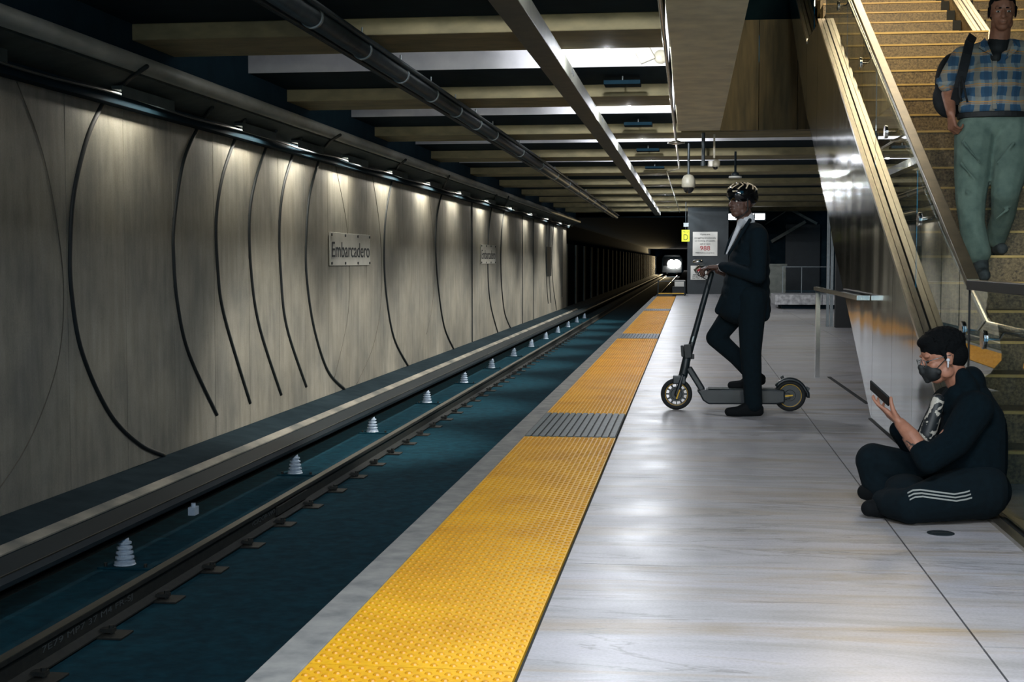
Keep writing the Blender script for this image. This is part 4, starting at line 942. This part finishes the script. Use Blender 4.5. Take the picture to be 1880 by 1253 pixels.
# ------------------------------------------------ electric scooter
SYY = 10.95
S = lambda px, py, dy=0.0: SY(px, py, SYY + dy)
sc = thing('kick_scooter', (0.35, SYY, 0), 'dark electric kick scooter with small yellow accents held by the suited man', 'scooter')
wf = S(1242, 727); wr = S(1450, 722); wf.z = wr.z = .125
def wheel(c, nm):
    w_ = MB().lathe(c - V((0, .028, 0)), (0, 1, 0), [(.094, 0.0), (.108, .0), (.120, .008), (.125, .020), (.125, .036), (.120, .048), (.108, .056), (.094, .056)], 44)
    # keep the middle open: tyre ring
    vs, fs = [], []; n = 48; pr = [(.094, .004), (.106, .0), (.119, .007), (.125, .020), (.125, .036), (.119, .049), (.106, .056), (.094, .052)]
    for r, h in pr:
        for k in range(n):
            t2 = 2 * math.pi * k / n; vs.append(c + V((r * math.cos(t2), h - .028, r * math.sin(t2))))
    m_ = len(pr)
    for i in range(m_):
        for k in range(n): fs.append((i * n + k, i * n + (k + 1) % n, ((i + 1) % m_) * n + (k + 1) % n, ((i + 1) % m_) * n + k))
    w_ = MB().add(vs, fs).build(nm, M['tyre'], sc, smooth=True)
    MB().tube([c + V((.088 * math.cos(t2), -.026, .088 * math.sin(t2))) for t2 in [2 * math.pi * k / 36 for k in range(37)]], .0022, 6).build('rim_stripe', M['accent'], w_, smooth=True)
    return w_
def hub(c, w_, solid):
    r = MB(); n = 40
    r.lathe(c - V((0, .022, 0)), (0, 1, 0), [(.042, 0), (.046, .008), (.046, .036), (.042, .044)], 28)
    vs, fs = [], []
    for rr, h in ((.082, -.020), (.096, -.022), (.096, .022), (.082, .020)):
        for k in range(n): t2 = 2 * math.pi * k / n; vs.append(c + V((rr * math.cos(t2), h, rr * math.sin(t2))))
    for i in range(4):
        for k in range(n): fs.append((i * n + k, i * n + (k + 1) % n, ((i + 1) % 4) * n + (k + 1) % n, ((i + 1) % 4) * n + k))
    r.add(vs, fs)
    if solid: r.lathe(c - V((0, .016, 0)), (0, 1, 0), [(.084, 0), (.084, .032)], 32)
    else:
        r.lathe(c - V((0, .012, 0)), (0, 1, 0), [(.060, 0), (.060, .024)], 28)
        for k in range(12):
            t2 = 2 * math.pi * k / 12; d = V((math.cos(t2), 0, math.sin(t2))); r.bar(c + d * .055, c + d * .086, .007, .014)
    r.build('rim', M['scoot'], w_)
w1 = wheel(wf, 'front_wheel'); hub(wf, w1, False); w2 = wheel(wr, 'rear_wheel'); hub(wr, w2, True)
for s in (-1, 1):
    fk = MB().chain([(S(1253, 690, s * .035), .017), (S(1247, 710, s * .045), .017), (wf + V((0, s * .045, 0)), .018)]).build('fork_leg', M['scoot'], sc, voxel=.005, sm=2)
    if s < 0: MB().bar(S(1248, 716, -.064), S(1242, 733, -.064), .006, .010).build('yellow_reflector', M['accent'], fk)
MB().chain([(S(1254, 690), .036), (S(1258, 672), .036), (S(1262, 650), .030)]).box(S(1247, 705) + V((-.05, -.05, 0)), S(1259, 690) + V((.0, .05, 0))).build('steering_head', M['scoot'], sc, voxel=.006, sm=2)
MB().chain([(S(1259, 672), .027), (S(1306, 503), .023)]).build('stem', M['scoot'], sc, voxel=.006, sm=2)
lt = MB().obox(S(1263, 645), V((.030, 0, .004)), (0, .04, 0), V((-.004, 0, .055))).obox(S(1270, 655), V((.02, 0, 0)), (0, .025, 0), V((0, 0, .02))).obox(S(1253, 645), V((.012, 0, 0)), (0, .02, 0), V((-.004, 0, .045)))
lt.build('folding_latch', M['blackmetal'], sc, bevel=.006)
MB().obox(S(1272, 623, -.027), V((.006, 0, .0)), (0, .002, 0), V((.006, 0, .022))).build('stem_label', M['clamp'], sc)
MB().bar(S(1264, 675), S(1290, 717), .055, .050).build('down_tube', M['scoot'], sc, bevel=.012)
dk = [S(1279, 716), S(1296, 714), S(1425, 714), S(1440, 716), S(1440, 738), S(1425, 741), S(1300, 741), S(1290, 734), S(1285, 724)]
dk = [V((p.x, SYY - .085, p.z)) for p in dk]
MB().prism(dk, (0, .17, 0)).build('deck', M['scoot'], sc, bevel=.012)
a, b2 = S(1300, 713), S(1420, 713)
MB().box((a.x, SYY - .075, a.z - .002), (b2.x, SYY + .075, a.z + .004)).build('deck_mat', M['deckmat'], sc, bevel=.003)
for s in (-1, 1): MB().bar(V((S(1425, 728).x, SYY + s * .052, S(1425, 728).z)), wr + V((0, s * .052, .0)), .018, .045).build('rear_arm', M['scoot'], sc, bevel=.006)
MB().bar(wr + V((-.04, -.066, 0)), wr + V((.02, -.066, .006)), .006, .011).build('yellow_reflector', M['accent'], sc)
# rear fender
vs, fs = [], []; nn = 18
for i in range(nn + 1):
    t2 = math.radians(152 - 152 * i / nn - 6); rr = .140 + (.012 if i > nn - 3 else 0)
    for yy in (-.042, -.036, .036, .042):
        k2 = -.022 if abs(yy) > .04 else 0
        vs.append(wr + V(((rr + k2) * math.cos(t2), yy, (rr + k2) * math.sin(t2))))
for i in range(nn):
    for j in range(3): a = i * 4 + j; fs.append((a, a + 1, a + 5, a + 4))
fo = MB().add(vs, fs).build('rear_fender', M['scoot'], sc, smooth=True); so_ = fo.modifiers.new('s', 'SOLIDIFY'); so_.thickness = .006
MB().obox(S(1482, 716), (.012, 0, -.006), (0, .02, 0), (.008, 0, .02)).build('tail_flap', M['scoot'], fo)
MB().obox(S(1436, 693), (.012, 0, .006), (0, .015, 0), (-.004, 0, .01)).build('fender_hook', M['blackmetal'], fo)
# handlebar
hb0, hb1 = SY(1299, 491, 10.70), SY(1301, 492, 11.22)
MB().chain([(hb0, .014), (SY(1306, 497, 10.95), .015), (hb1, .014)]).build('handlebar', M['scoot'], sc, voxel=.005, sm=1)
for s, e0 in ((0, hb0), (1, hb1)):
    MB().cap(e0, .018, e0 + V((0, .12 if s == 0 else -.12, 0)), .017).build('grip', M['black'], sc, smooth=True)
    bl = MB().tube([e0 + V((-.01, .13 if s == 0 else -.13, 0)), e0 + V((-.075, .10 if s == 0 else -.10, .006)), e0 + V((-.10, .04 if s == 0 else -.05, -.018)), e0 + V((-.085, 0, -.045))], [.008, .008, .007, .006], 8).build('brake_lever', M['chrome'], sc, smooth=True)
MB().ball(SY(1281, 480, 10.86), (.042, .022, .014), None, 16, 10).build('bell', M['chrome'], sc, smooth=True)
MB().tube([SY(1283, 482, 10.87), SY(1300, 492, 10.9)], .006, 8).build('bell_mount', M['clamp'], sc)
MB().obox(SY(1304, 494, 10.95), (.03, 0, .012), (0, .035, 0), (-.004, 0, .012)).build('display', M['blackmetal'], sc, bevel=.006)
MB().tube([SY(1288, 492, 10.85), SY(1281, 505, 10.9), SY(1300, 515, 10.93), SY(1300, 530, 10.93)], .004, 6).build('brake_cable', M['black'], sc, smooth=True)

# ------------------------------------------------ seated man with the phone
Q = lambda px, py, y: SY(px, py, y)
ps = thing('person', (1.15, 6.5, 0), 'man in black hoodie and face mask sitting cross-legged on the floor looking at a phone', 'person')
HC = Q(1729, 657, 6.46); hf = V((-.93, -.18, -.30)); hu = V((-.28, 0, .96))
bod = MB(); P, R = head_prims(bod, HC, hf, hu, 1.02)
nk = Q(1768, 718, 6.50)
bod.cap(P(-.03, 0, -.06), .054, nk, .060)
shN, shF = Q(1790, 752, 6.33), Q(1742, 742, 6.68)
elN, wrN = Q(1705, 846, 6.24), Q(1653, 778, 6.36)
elF, wrF = Q(1690, 838, 6.72), Q(1650, 790, 6.62)
hip = Q(1790, 892, 6.50); hip.z = .14
bod.chain([(nk, .07), (Q(1785, 790, 6.5), .12), (hip, .13)]); bod.cap(shN, .05, shF, .05)
bod.chain([(shN, .05), (elN, .042), (Q(1672, 800, 6.31), .037), (wrN, .027)])
bod.chain([(shF, .05), (elF, .040), (wrF, .03)])
hd = (Q(1622, 753, 6.41) - wrN).normalized()
tips = hand_prims(bod, wrN, hd, (.55, .25, .80), -1, ((-4, 12, 14), (0, 16, 16), (4, 22, 20), (10, 28, 24)), 18, 4, 1.0)
hipN, hipF = hip + V((0, -.10, 0)), hip + V((0, .10, 0))
kN, aN = V((Q(1672, 915, 6.27).x, 6.27, .085)), V((Q(1625, 925, 6.40).x, 6.42, .075))
kF, aF = Q(1603, 846, 6.70), V((Q(1622, 905, 6.62).x, 6.62, .09))
bod.chain([(hipN, .07), (kN, .04), (aN, .035)]); bod.chain([(hipF, .07), (kF + V((.03, 0, -.03)), .04), (Q(1618, 885, 6.66), .035), (aF, .035)])
bo = bod.build('body', M['skin'], ps, voxel=0.0045, sm=2)
for k in (-1, 1): MB().ball(P(.078, .031 * k, .006), (.0095, .012, .006), R, 12, 8).build('eye', M['eyed'], bo, smooth=True)
# tattooed sleeve of skin
tt = MB().tube([elN + (wrN - elN) * t2 for t2 in (.28, .42, .56, .68)], [.0440, .0425, .0400, .0365], 20).build('tattoo', M['tattoo'], bo, smooth=True)
# hair
hh = MB(); 
hh.ball(P(-.022, 0, .052), (.104, .088, .082), R, 22, 14); hh.ball(P(-.055, 0, .005), (.066, .078, .078), R, 20, 12)
hh.ball(P(.040, 0, .088), (.048, .060, .032), R, 16, 10)
rnd = random.Random(3)
for k in range(420):
    a = rnd.uniform(0, 6.28); e2 = rnd.uniform(.0, 1.5); d = V((math.cos(a) * math.cos(e2), math.sin(a) * math.cos(e2), math.sin(e2)))
    if d.x > .4 and d.z < .62: continue
    p0 = P(-.020 + d.x * .102, d.y * .086, .050 + d.z * .082); q0 = V((rnd.uniform(-1, 1), rnd.uniform(-1, 1), rnd.uniform(-1, .4))) * .012
    hh.cap(p0, .006, p0 + q0, .004)
for k in (-1, 1): hh.cap(P(.012, .076 * k, .03), .012, P(.008, .078 * k, -.005), .007)
hh.build('hair', M['hair'], ps, voxel=0.004, sm=1)
# mask, glasses, earbud
mk = MB(); mk.ball(P(.058, 0, -.046), (.048, .057, .048), R, 22, 14); mk.cap(P(.104, 0, -.012), .015, P(.092, 0, -.078), .015); mk.ball(P(.100, 0, -.034), .020); mk.cap(P(.092, .012, -.02), .012, P(.050, .052, -.05), .014); mk.cap(P(.092, -.012, -.02), .012, P(.050, -.052, -.05), .014)
mo = mk.build('face_mask', M['black'], ps, voxel=0.005, sm=2)
for k in (-1, 1): MB().tube([P(.05, .055 * k, -.03), P(.02, .074 * k, -.008), P(-.012, .084 * k, .008)], .0022, 6).build('ear_loop', M['black'], mo)
gm = MB()
for k in (-1, 1):
    c = P(.100, .033 * k, .004); f, l, u = frame(hf, hu)
    gm.tube([c + (l * .024 * math.cos(a) + u * .018 * math.sin(a)) - f * .006 * abs(math.cos(a)) for a in [2 * math.pi * i / 20 for i in range(21)]], .0018, 6)
    gm.tube([P(.094, .058 * k, .010), P(.05, .074 * k, .012), P(-.012, .086 * k, .010)], .0020, 6)
gm.tube([P(.100, .010, .008), P(.104, 0, .010), P(.100, -.010, .008)], .0018, 6)
gm.build('glasses', M['clamp'], ps, smooth=True)
eb = MB(); ear = P(.006, .092, -.006); k2 = -1 if P(0, -.09, 0).y < P(0, .09, 0).y else 1
ear = P(.006, .088 * k2, -.008); eb.ball(ear, .0085).cap(ear, .0042, P(.016, .090 * k2, -.036), .0040)
eb.build('earbud', M['shirtwhite'], ps, smooth=True)
MB().ball(P(-.002, .088 * k2, -.044), .003, None, 8, 6).build('earring', M['chrome'], ps)
# hoodie
hd_ = MB()
hd_.chain([(Q(1775, 745, 6.5), .125), (Q(1790, 790, 6.5), .155), (Q(1786, 845, 6.5), .165), (hip + V((-.02, 0, .03)), .165)])
hd_.chain([(shN, .085), (shF, .085)]); hd_.cap(Q(1800, 800, 6.50), .13, Q(1788, 880, 6.5), .15)
hd_.chain([(Q(1768, 690, 6.42), .036), (Q(1775, 712, 6.40), .05), (Q(1778, 720, 6.5), .07), (Q(1768, 705, 6.62), .04)])
hd_.ball(Q(1784, 706, 6.52), (.062, .105, .085), None, 16, 10); hd_.cap(Q(1752, 722, 6.40), .035, Q(1742, 742, 6.46), .05)
hd_.chain([(shN, .084), (Q(1752, 812, 6.28), .072), (elN, .060), (elN + (wrN - elN) * .20, .054), (elN + (wrN - elN) * .27, .050)])
hd_.chain([(shF, .08), (elF, .062), (wrF, .045)])
hd_.build('hoodie', M['hoodie'], ps, voxel=0.008, sm=3)
MB().chain([(Q(1722, 735, 6.42), .030), (Q(1712, 770, 6.42), .036), (Q(1702, 800, 6.42), .040)]).build('printed_shirt', M['print'], ps, voxel=0.007, sm=2)
tr = MB()
tr.chain([(hipN, .13), (V((Q(1730, 900, 6.3).x, 6.32, .115)), .108), (kN, .082), (V((Q(1645, 920, 6.3).x, 6.34, .078)), .070), (aN, .060)])
tr.chain([(hipF, .13), (Q(1680, 868, 6.66), .10), (kF, .085), (Q(1608, 885, 6.68), .070), (aF, .058)])
tr.cap(hipN, .135, hipF, .135); tr.ball(Q(1665, 895, 6.45), (.10, .14, .06)); tr.ball(V((hip.x, 6.5, .13)), (.17, .22, .13), None, 18, 12)
to = tr.build('trousers', M['trouser'], ps, voxel=0.008, sm=3)
# three stripes lying on the near thigh
from mathutils.bvhtree import BVHTree
M['stripe'] = mat('stripe', srgb(150, 154, 150), rough=0.9)
dgx = bpy.context.evaluated_depsgraph_get(); tb = BVHTree.FromObject(to, dgx)
def onto(px, py):
    r = _ray(px, py).normalized(); o3 = EYE - OFF[ps.name]; h = tb.ray_cast(o3, r)
    return (h[0] + OFF[ps.name] - r * .002) if h[0] is not None else None
for k in range(3):
    prev = None; mb = MB(); seq = [(1666, 906), (1676, 901), (1690, 900), (1712, 903), (1735, 906), (1752, 908), (1770, 905), (1784, 901)]
    for i in range(len(seq) - 1):
        for t2 in (0, .25, .5, .75):
            px = seq[i][0] + (seq[i + 1][0] - seq[i][0]) * t2 + k * 2; py = seq[i][1] + (seq[i + 1][1] - seq[i][1]) * t2 + k * 6.2
            h0, h1 = onto(px, py - 1.5), onto(px, py + 1.3)
            if h0 is None or h1 is None: prev = None; continue
            if prev and (h0 - prev[0]).length < .06: mb.add([prev[0], prev[1], h1, h0], [(0, 1, 2, 3)])
            prev = (h0, h1)
    if mb.f:
        so_ = mb.build('stripe', M['stripe'], to); md = so_.modifiers.new('s', 'SOLIDIFY'); md.thickness = .002; md.offset = 0
for (an, toe, heel) in ((aN, V((Q(1584, 925, 6.40).x, 6.38, .048)), V((aN.x + .10, 6.44, .045))), (aF, V((Q(1580, 900, 6.66).x, 6.70, .075)), V((aF.x + .06, 6.62, .06)))):
    so = MB(); shoe(so, an, toe, heel, s=1.12); so.build('shoe', M['shoe'], ps, voxel=0.006, sm=2)
# phone
ph0, ph1 = Q(1598, 707, 6.44), Q(1632, 738, 6.37)
d = (ph1 - ph0).normalized(); wv = V((.20, -.90, .25)); wv = (wv - d * wv.dot(d)).normalized(); nv = d.cross(wv)
pt = thing('mobile_phone', (ph0 + ph1) / 2, 'dark mobile phone held up by the seated man', 'phone')
MB().obox((ph0 + ph1) / 2, d * (ph1 - ph0).length * .5, wv * .036, nv * .0042).build('phone_body', M['black'], pt, bevel=.003)
ns = nv if nv.z > 0 else -nv
MB().obox((ph0 + ph1) / 2 + ns * .0045, d * (ph1 - ph0).length * .47, wv * .033, nv * .0006).build('screen', M['domeglass'], pt)

# ------------------------------------------------ man walking down the stairs
pw = thing('person', (2.05, 9.6, 1.21), 'man in blue plaid shirt and green trousers walking down the stairs with a backpack', 'person')
Wy = 9.60
HC = Q(1840, 24, 9.48); hf = V((-.12, -.98, -.16)); hu = V((0, -.12, 1))
bod = MB(); P, R = head_prims(bod, HC, hf, hu, 1.08, 1.05, 1.1)
nk = Q(1834, 78, 9.56)
bod.cap(P(-.02, 0, -.05), .064, nk, .068)
shR_, shL_ = Q(1768, 108, 9.58), Q(1908, 102, 9.58)
elR_, wrR_ = Q(1741, 172, 9.62), Q(1746, 208, 9.50)
elL_, wrL_ = Q(1935, 175, 9.60), Q(1925, 235, 9.45)
hR, hL = Q(1792, 245, 9.58), Q(1848, 245, 9.58)
kR, aR = Q(1782, 368, 9.46), Q(1792, 470, 9.36)
kL, aL = Q(1846, 352, 9.40), Q(1832, 442, 9.74)
bod.chain([(nk, .07), (Q(1828, 140, 9.60), .09), (Q(1824, 215, 9.60), .09)]); bod.cap(shR_, .045, shL_, .045)
bod.chain([(shR_, .06), (elR_, .046), (wrR_, .031)]); bod.chain([(shL_, .06), (elL_, .046), (wrL_, .031)])
hand_prims(bod, wrR_ + V((0, 0, -.01)), (.12, -.15, -1), (.9, .4, 0), -1, ((50, 60, 40), (55, 60, 40), (60, 60, 40), (60, 60, 40)), 30, 2, 1.1)
hand_prims(bod, wrL_, (0, -.1, -1), (-1, 0, 0), 1, (20, 25, 20), 15, 3, 1.05)
bod.chain([(hR, .07), (kR, .045), (aR, .036)]); bod.chain([(hL, .07), (kL, .045), (aL, .036)])
bo = bod.build('body', M['skin2'], pw, voxel=0.006, sm=2); face_parts(P, R, bo, 1.08)
hh = MB(); hh.ball(P(-.026, 0, .052), (.100, .086, .082), R, 22, 14); hh.ball(P(-.05, 0, .0), (.062, .080, .075), R, 18, 12); hh.cap(P(.05, -.04, .10), .028, P(.05, .04, .10), .028)
for k in (-1, 1): hh.cap(P(.012, .074 * k, .03), .014, P(.008, .077 * k, -.02), .008)
hh.build('hair', M['hair'], pw, voxel=0.007, sm=1)
tm = MB().chain([(Q(1834, 80, 9.56), .076), (Q(1830, 92, 9.55), .080), (Q(1828, 106, 9.50), .045)]).build('undershirt', M['black'], pw, voxel=0.008, sm=2)
sh = MB()
for px, py, rx, ry, rz in ((1834, 112, .200, .135, .10), (1828, 138, .210, .150, .13), (1826, 165, .220, .158, .13), (1824, 190, .232, .160, .11), (1824, 200, .232, .155, .075)): sh.ball(Q(px, py, 9.60), (rx, ry, rz), None, 24, 14)
sh.cap(shR_, .082, Q(1818, 92, 9.60), .07); sh.cap(shL_, .082, Q(1856, 90, 9.60), .07)
sh.chain([(shR_, .086), (Q(1748, 136, 9.60), .072), (Q(1739, 152, 9.60), .066)]); sh.chain([(shL_, .086), (Q(1925, 138, 9.6), .072), (Q(1934, 160, 9.6), .066)])
sho = sh.build('shirt', M['plaid'], pw, voxel=0.009, sm=8)
MB().lathe(Q(1740, 146, 9.60), Q(1738, 156, 9.61) - Q(1740, 146, 9.60), [(.070, 0), (.074, .008), (.073, .034), (.066, .036)], 24).build('rolled_cuff', M['plaid'], sho, smooth=True)
for s, pts in ((-1, [(1812, 66), (1808, 82), (1822, 100)]), (1, [(1856, 66), (1858, 84), (1838, 108)])):
    c3 = [Q(px, py, 9.47 + .02 * i) for i, (px, py) in enumerate(pts)]
    MB().prism([c3[0] + V((0, .06, 0)), c3[0] + V((s * .03, .03, -.03)), c3[1] + V((s * .045, -.03, -.02)), c3[2] + V((s * .01, -.07, -.02)), c3[1] + V((-s * .0, -.05, .02))], (0, .012, 0)).build('collar', M['plaid'], sho, bevel=.004)
MB().bar(Q(1826, 112, 9.452), Q(1826, 200, 9.432), .030, .006, up=(0, 1, 0)).build('placket', M['plaid'], sho)
bl = MB(); 
bl.lathe(Q(1822, 213, 9.60), (0, 0, 1), [(.225, -.02), (.230, -.016), (.230, .014), (.225, .018)], 32)
bo_ = bl.build('belt', M['black'], pw); 
for v_ in bo_.data.vertices: v_.co.y = (v_.co.y) * .70
tr = MB()
tr.ball(Q(1820, 232, 9.60), (.225, .155, .12), None, 20, 12)
tr.chain([(hR, .142), (Q(1786, 310, 9.52), .122), (kR, .098), (Q(1784, 410, 9.42), .084), (Q(1792, 452, 9.38), .088), (Q(1796, 464, 9.37), .084)])
tr.chain([(hL + V((.03, 0, 0)), .142), (Q(1856, 305, 9.46), .118), (kL, .094), (Q(1842, 395, 9.54), .078), (Q(1832, 425, 9.66), .074), (Q(1828, 436, 9.70), .074)])
for p0, p1 in (((1770, 262), (1800, 300)), ((1765, 300), (1798, 340)), ((1862, 262), (1830, 300)), ((1775, 352), (1800, 372)), ((1868, 330), (1832, 356)), ((1772, 400), (1798, 420)), ((1776, 430), (1804, 446)), ((1850, 385), (1828, 402)), ((1790, 232), (1765, 262))):
    tr.cap(Q(*p0, 9.37 if p0[1] > 250 else 9.46), .012, Q(*p1, 9.385 if p0[1] > 250 else 9.46), .006)
tr.build('trousers', M['khaki'], pw, voxel=0.009, sm=3)
z6, z7 = RISE * 6, RISE * 7
so = MB(); shoe(so, Q(1800, 476, 9.38), V((Q(1806, 500, 9.2).x, 9.16, z6 + .046)), V((Q(1800, 500, 9.4).x, 9.40, z6 + .055)), s=1.15); so.build('shoe', M['greyshoe'], pw, voxel=0.007, sm=2)
so = MB(); shoe(so, Q(1830, 444, 9.76), V((Q(1842, 465, 9.6).x, 9.60, z7 + .046)), V((Q(1828, 465, 9.8).x, 9.84, z7 + .06)), s=1.15); so.build('shoe', M['greyshoe'], pw, voxel=0.007, sm=2)
# backpack hung on the right shoulder
bp = thing('backpack', Q(1735, 170, 9.82), 'black backpack slung on the right shoulder of the man on the stairs', 'backpack')
g_ = MB(); g_.ball(Q(1752, 150, 9.80), (.13, .10, .20), None, 20, 14); g_.ball(Q(1745, 180, 9.80), (.12, .10, .14), None, 20, 14)
g_.build('bag_body', M['bag'], bp, voxel=0.01, sm=3)
stp = [Q(1786, 66, 9.66), Q(1780, 78, 9.52), Q(1775, 100, 9.455), Q(1768, 130, 9.43), Q(1760, 160, 9.46), Q(1752, 190, 9.56)]
mb = MB()
for a, b2 in zip(stp, stp[1:]): mb.bar(a, b2 + (b2 - a) * .06, .062, .014, up=(0, 1, 0))
mb.build('shoulder_strap', M['bag'], bp, bevel=.004)
MB().tube([Q(1766, 140, 9.42), Q(1772, 170, 9.42), Q(1776, 188, 9.42)], .007, 6).build('loose_strap', M['bag'], bp, smooth=True)
MB().tube([Q(1762, 150, 9.42), Q(1762, 175, 9.42), Q(1766, 186, 9.42)], .007, 6).build('loose_strap', M['bag'], bp, smooth=True)
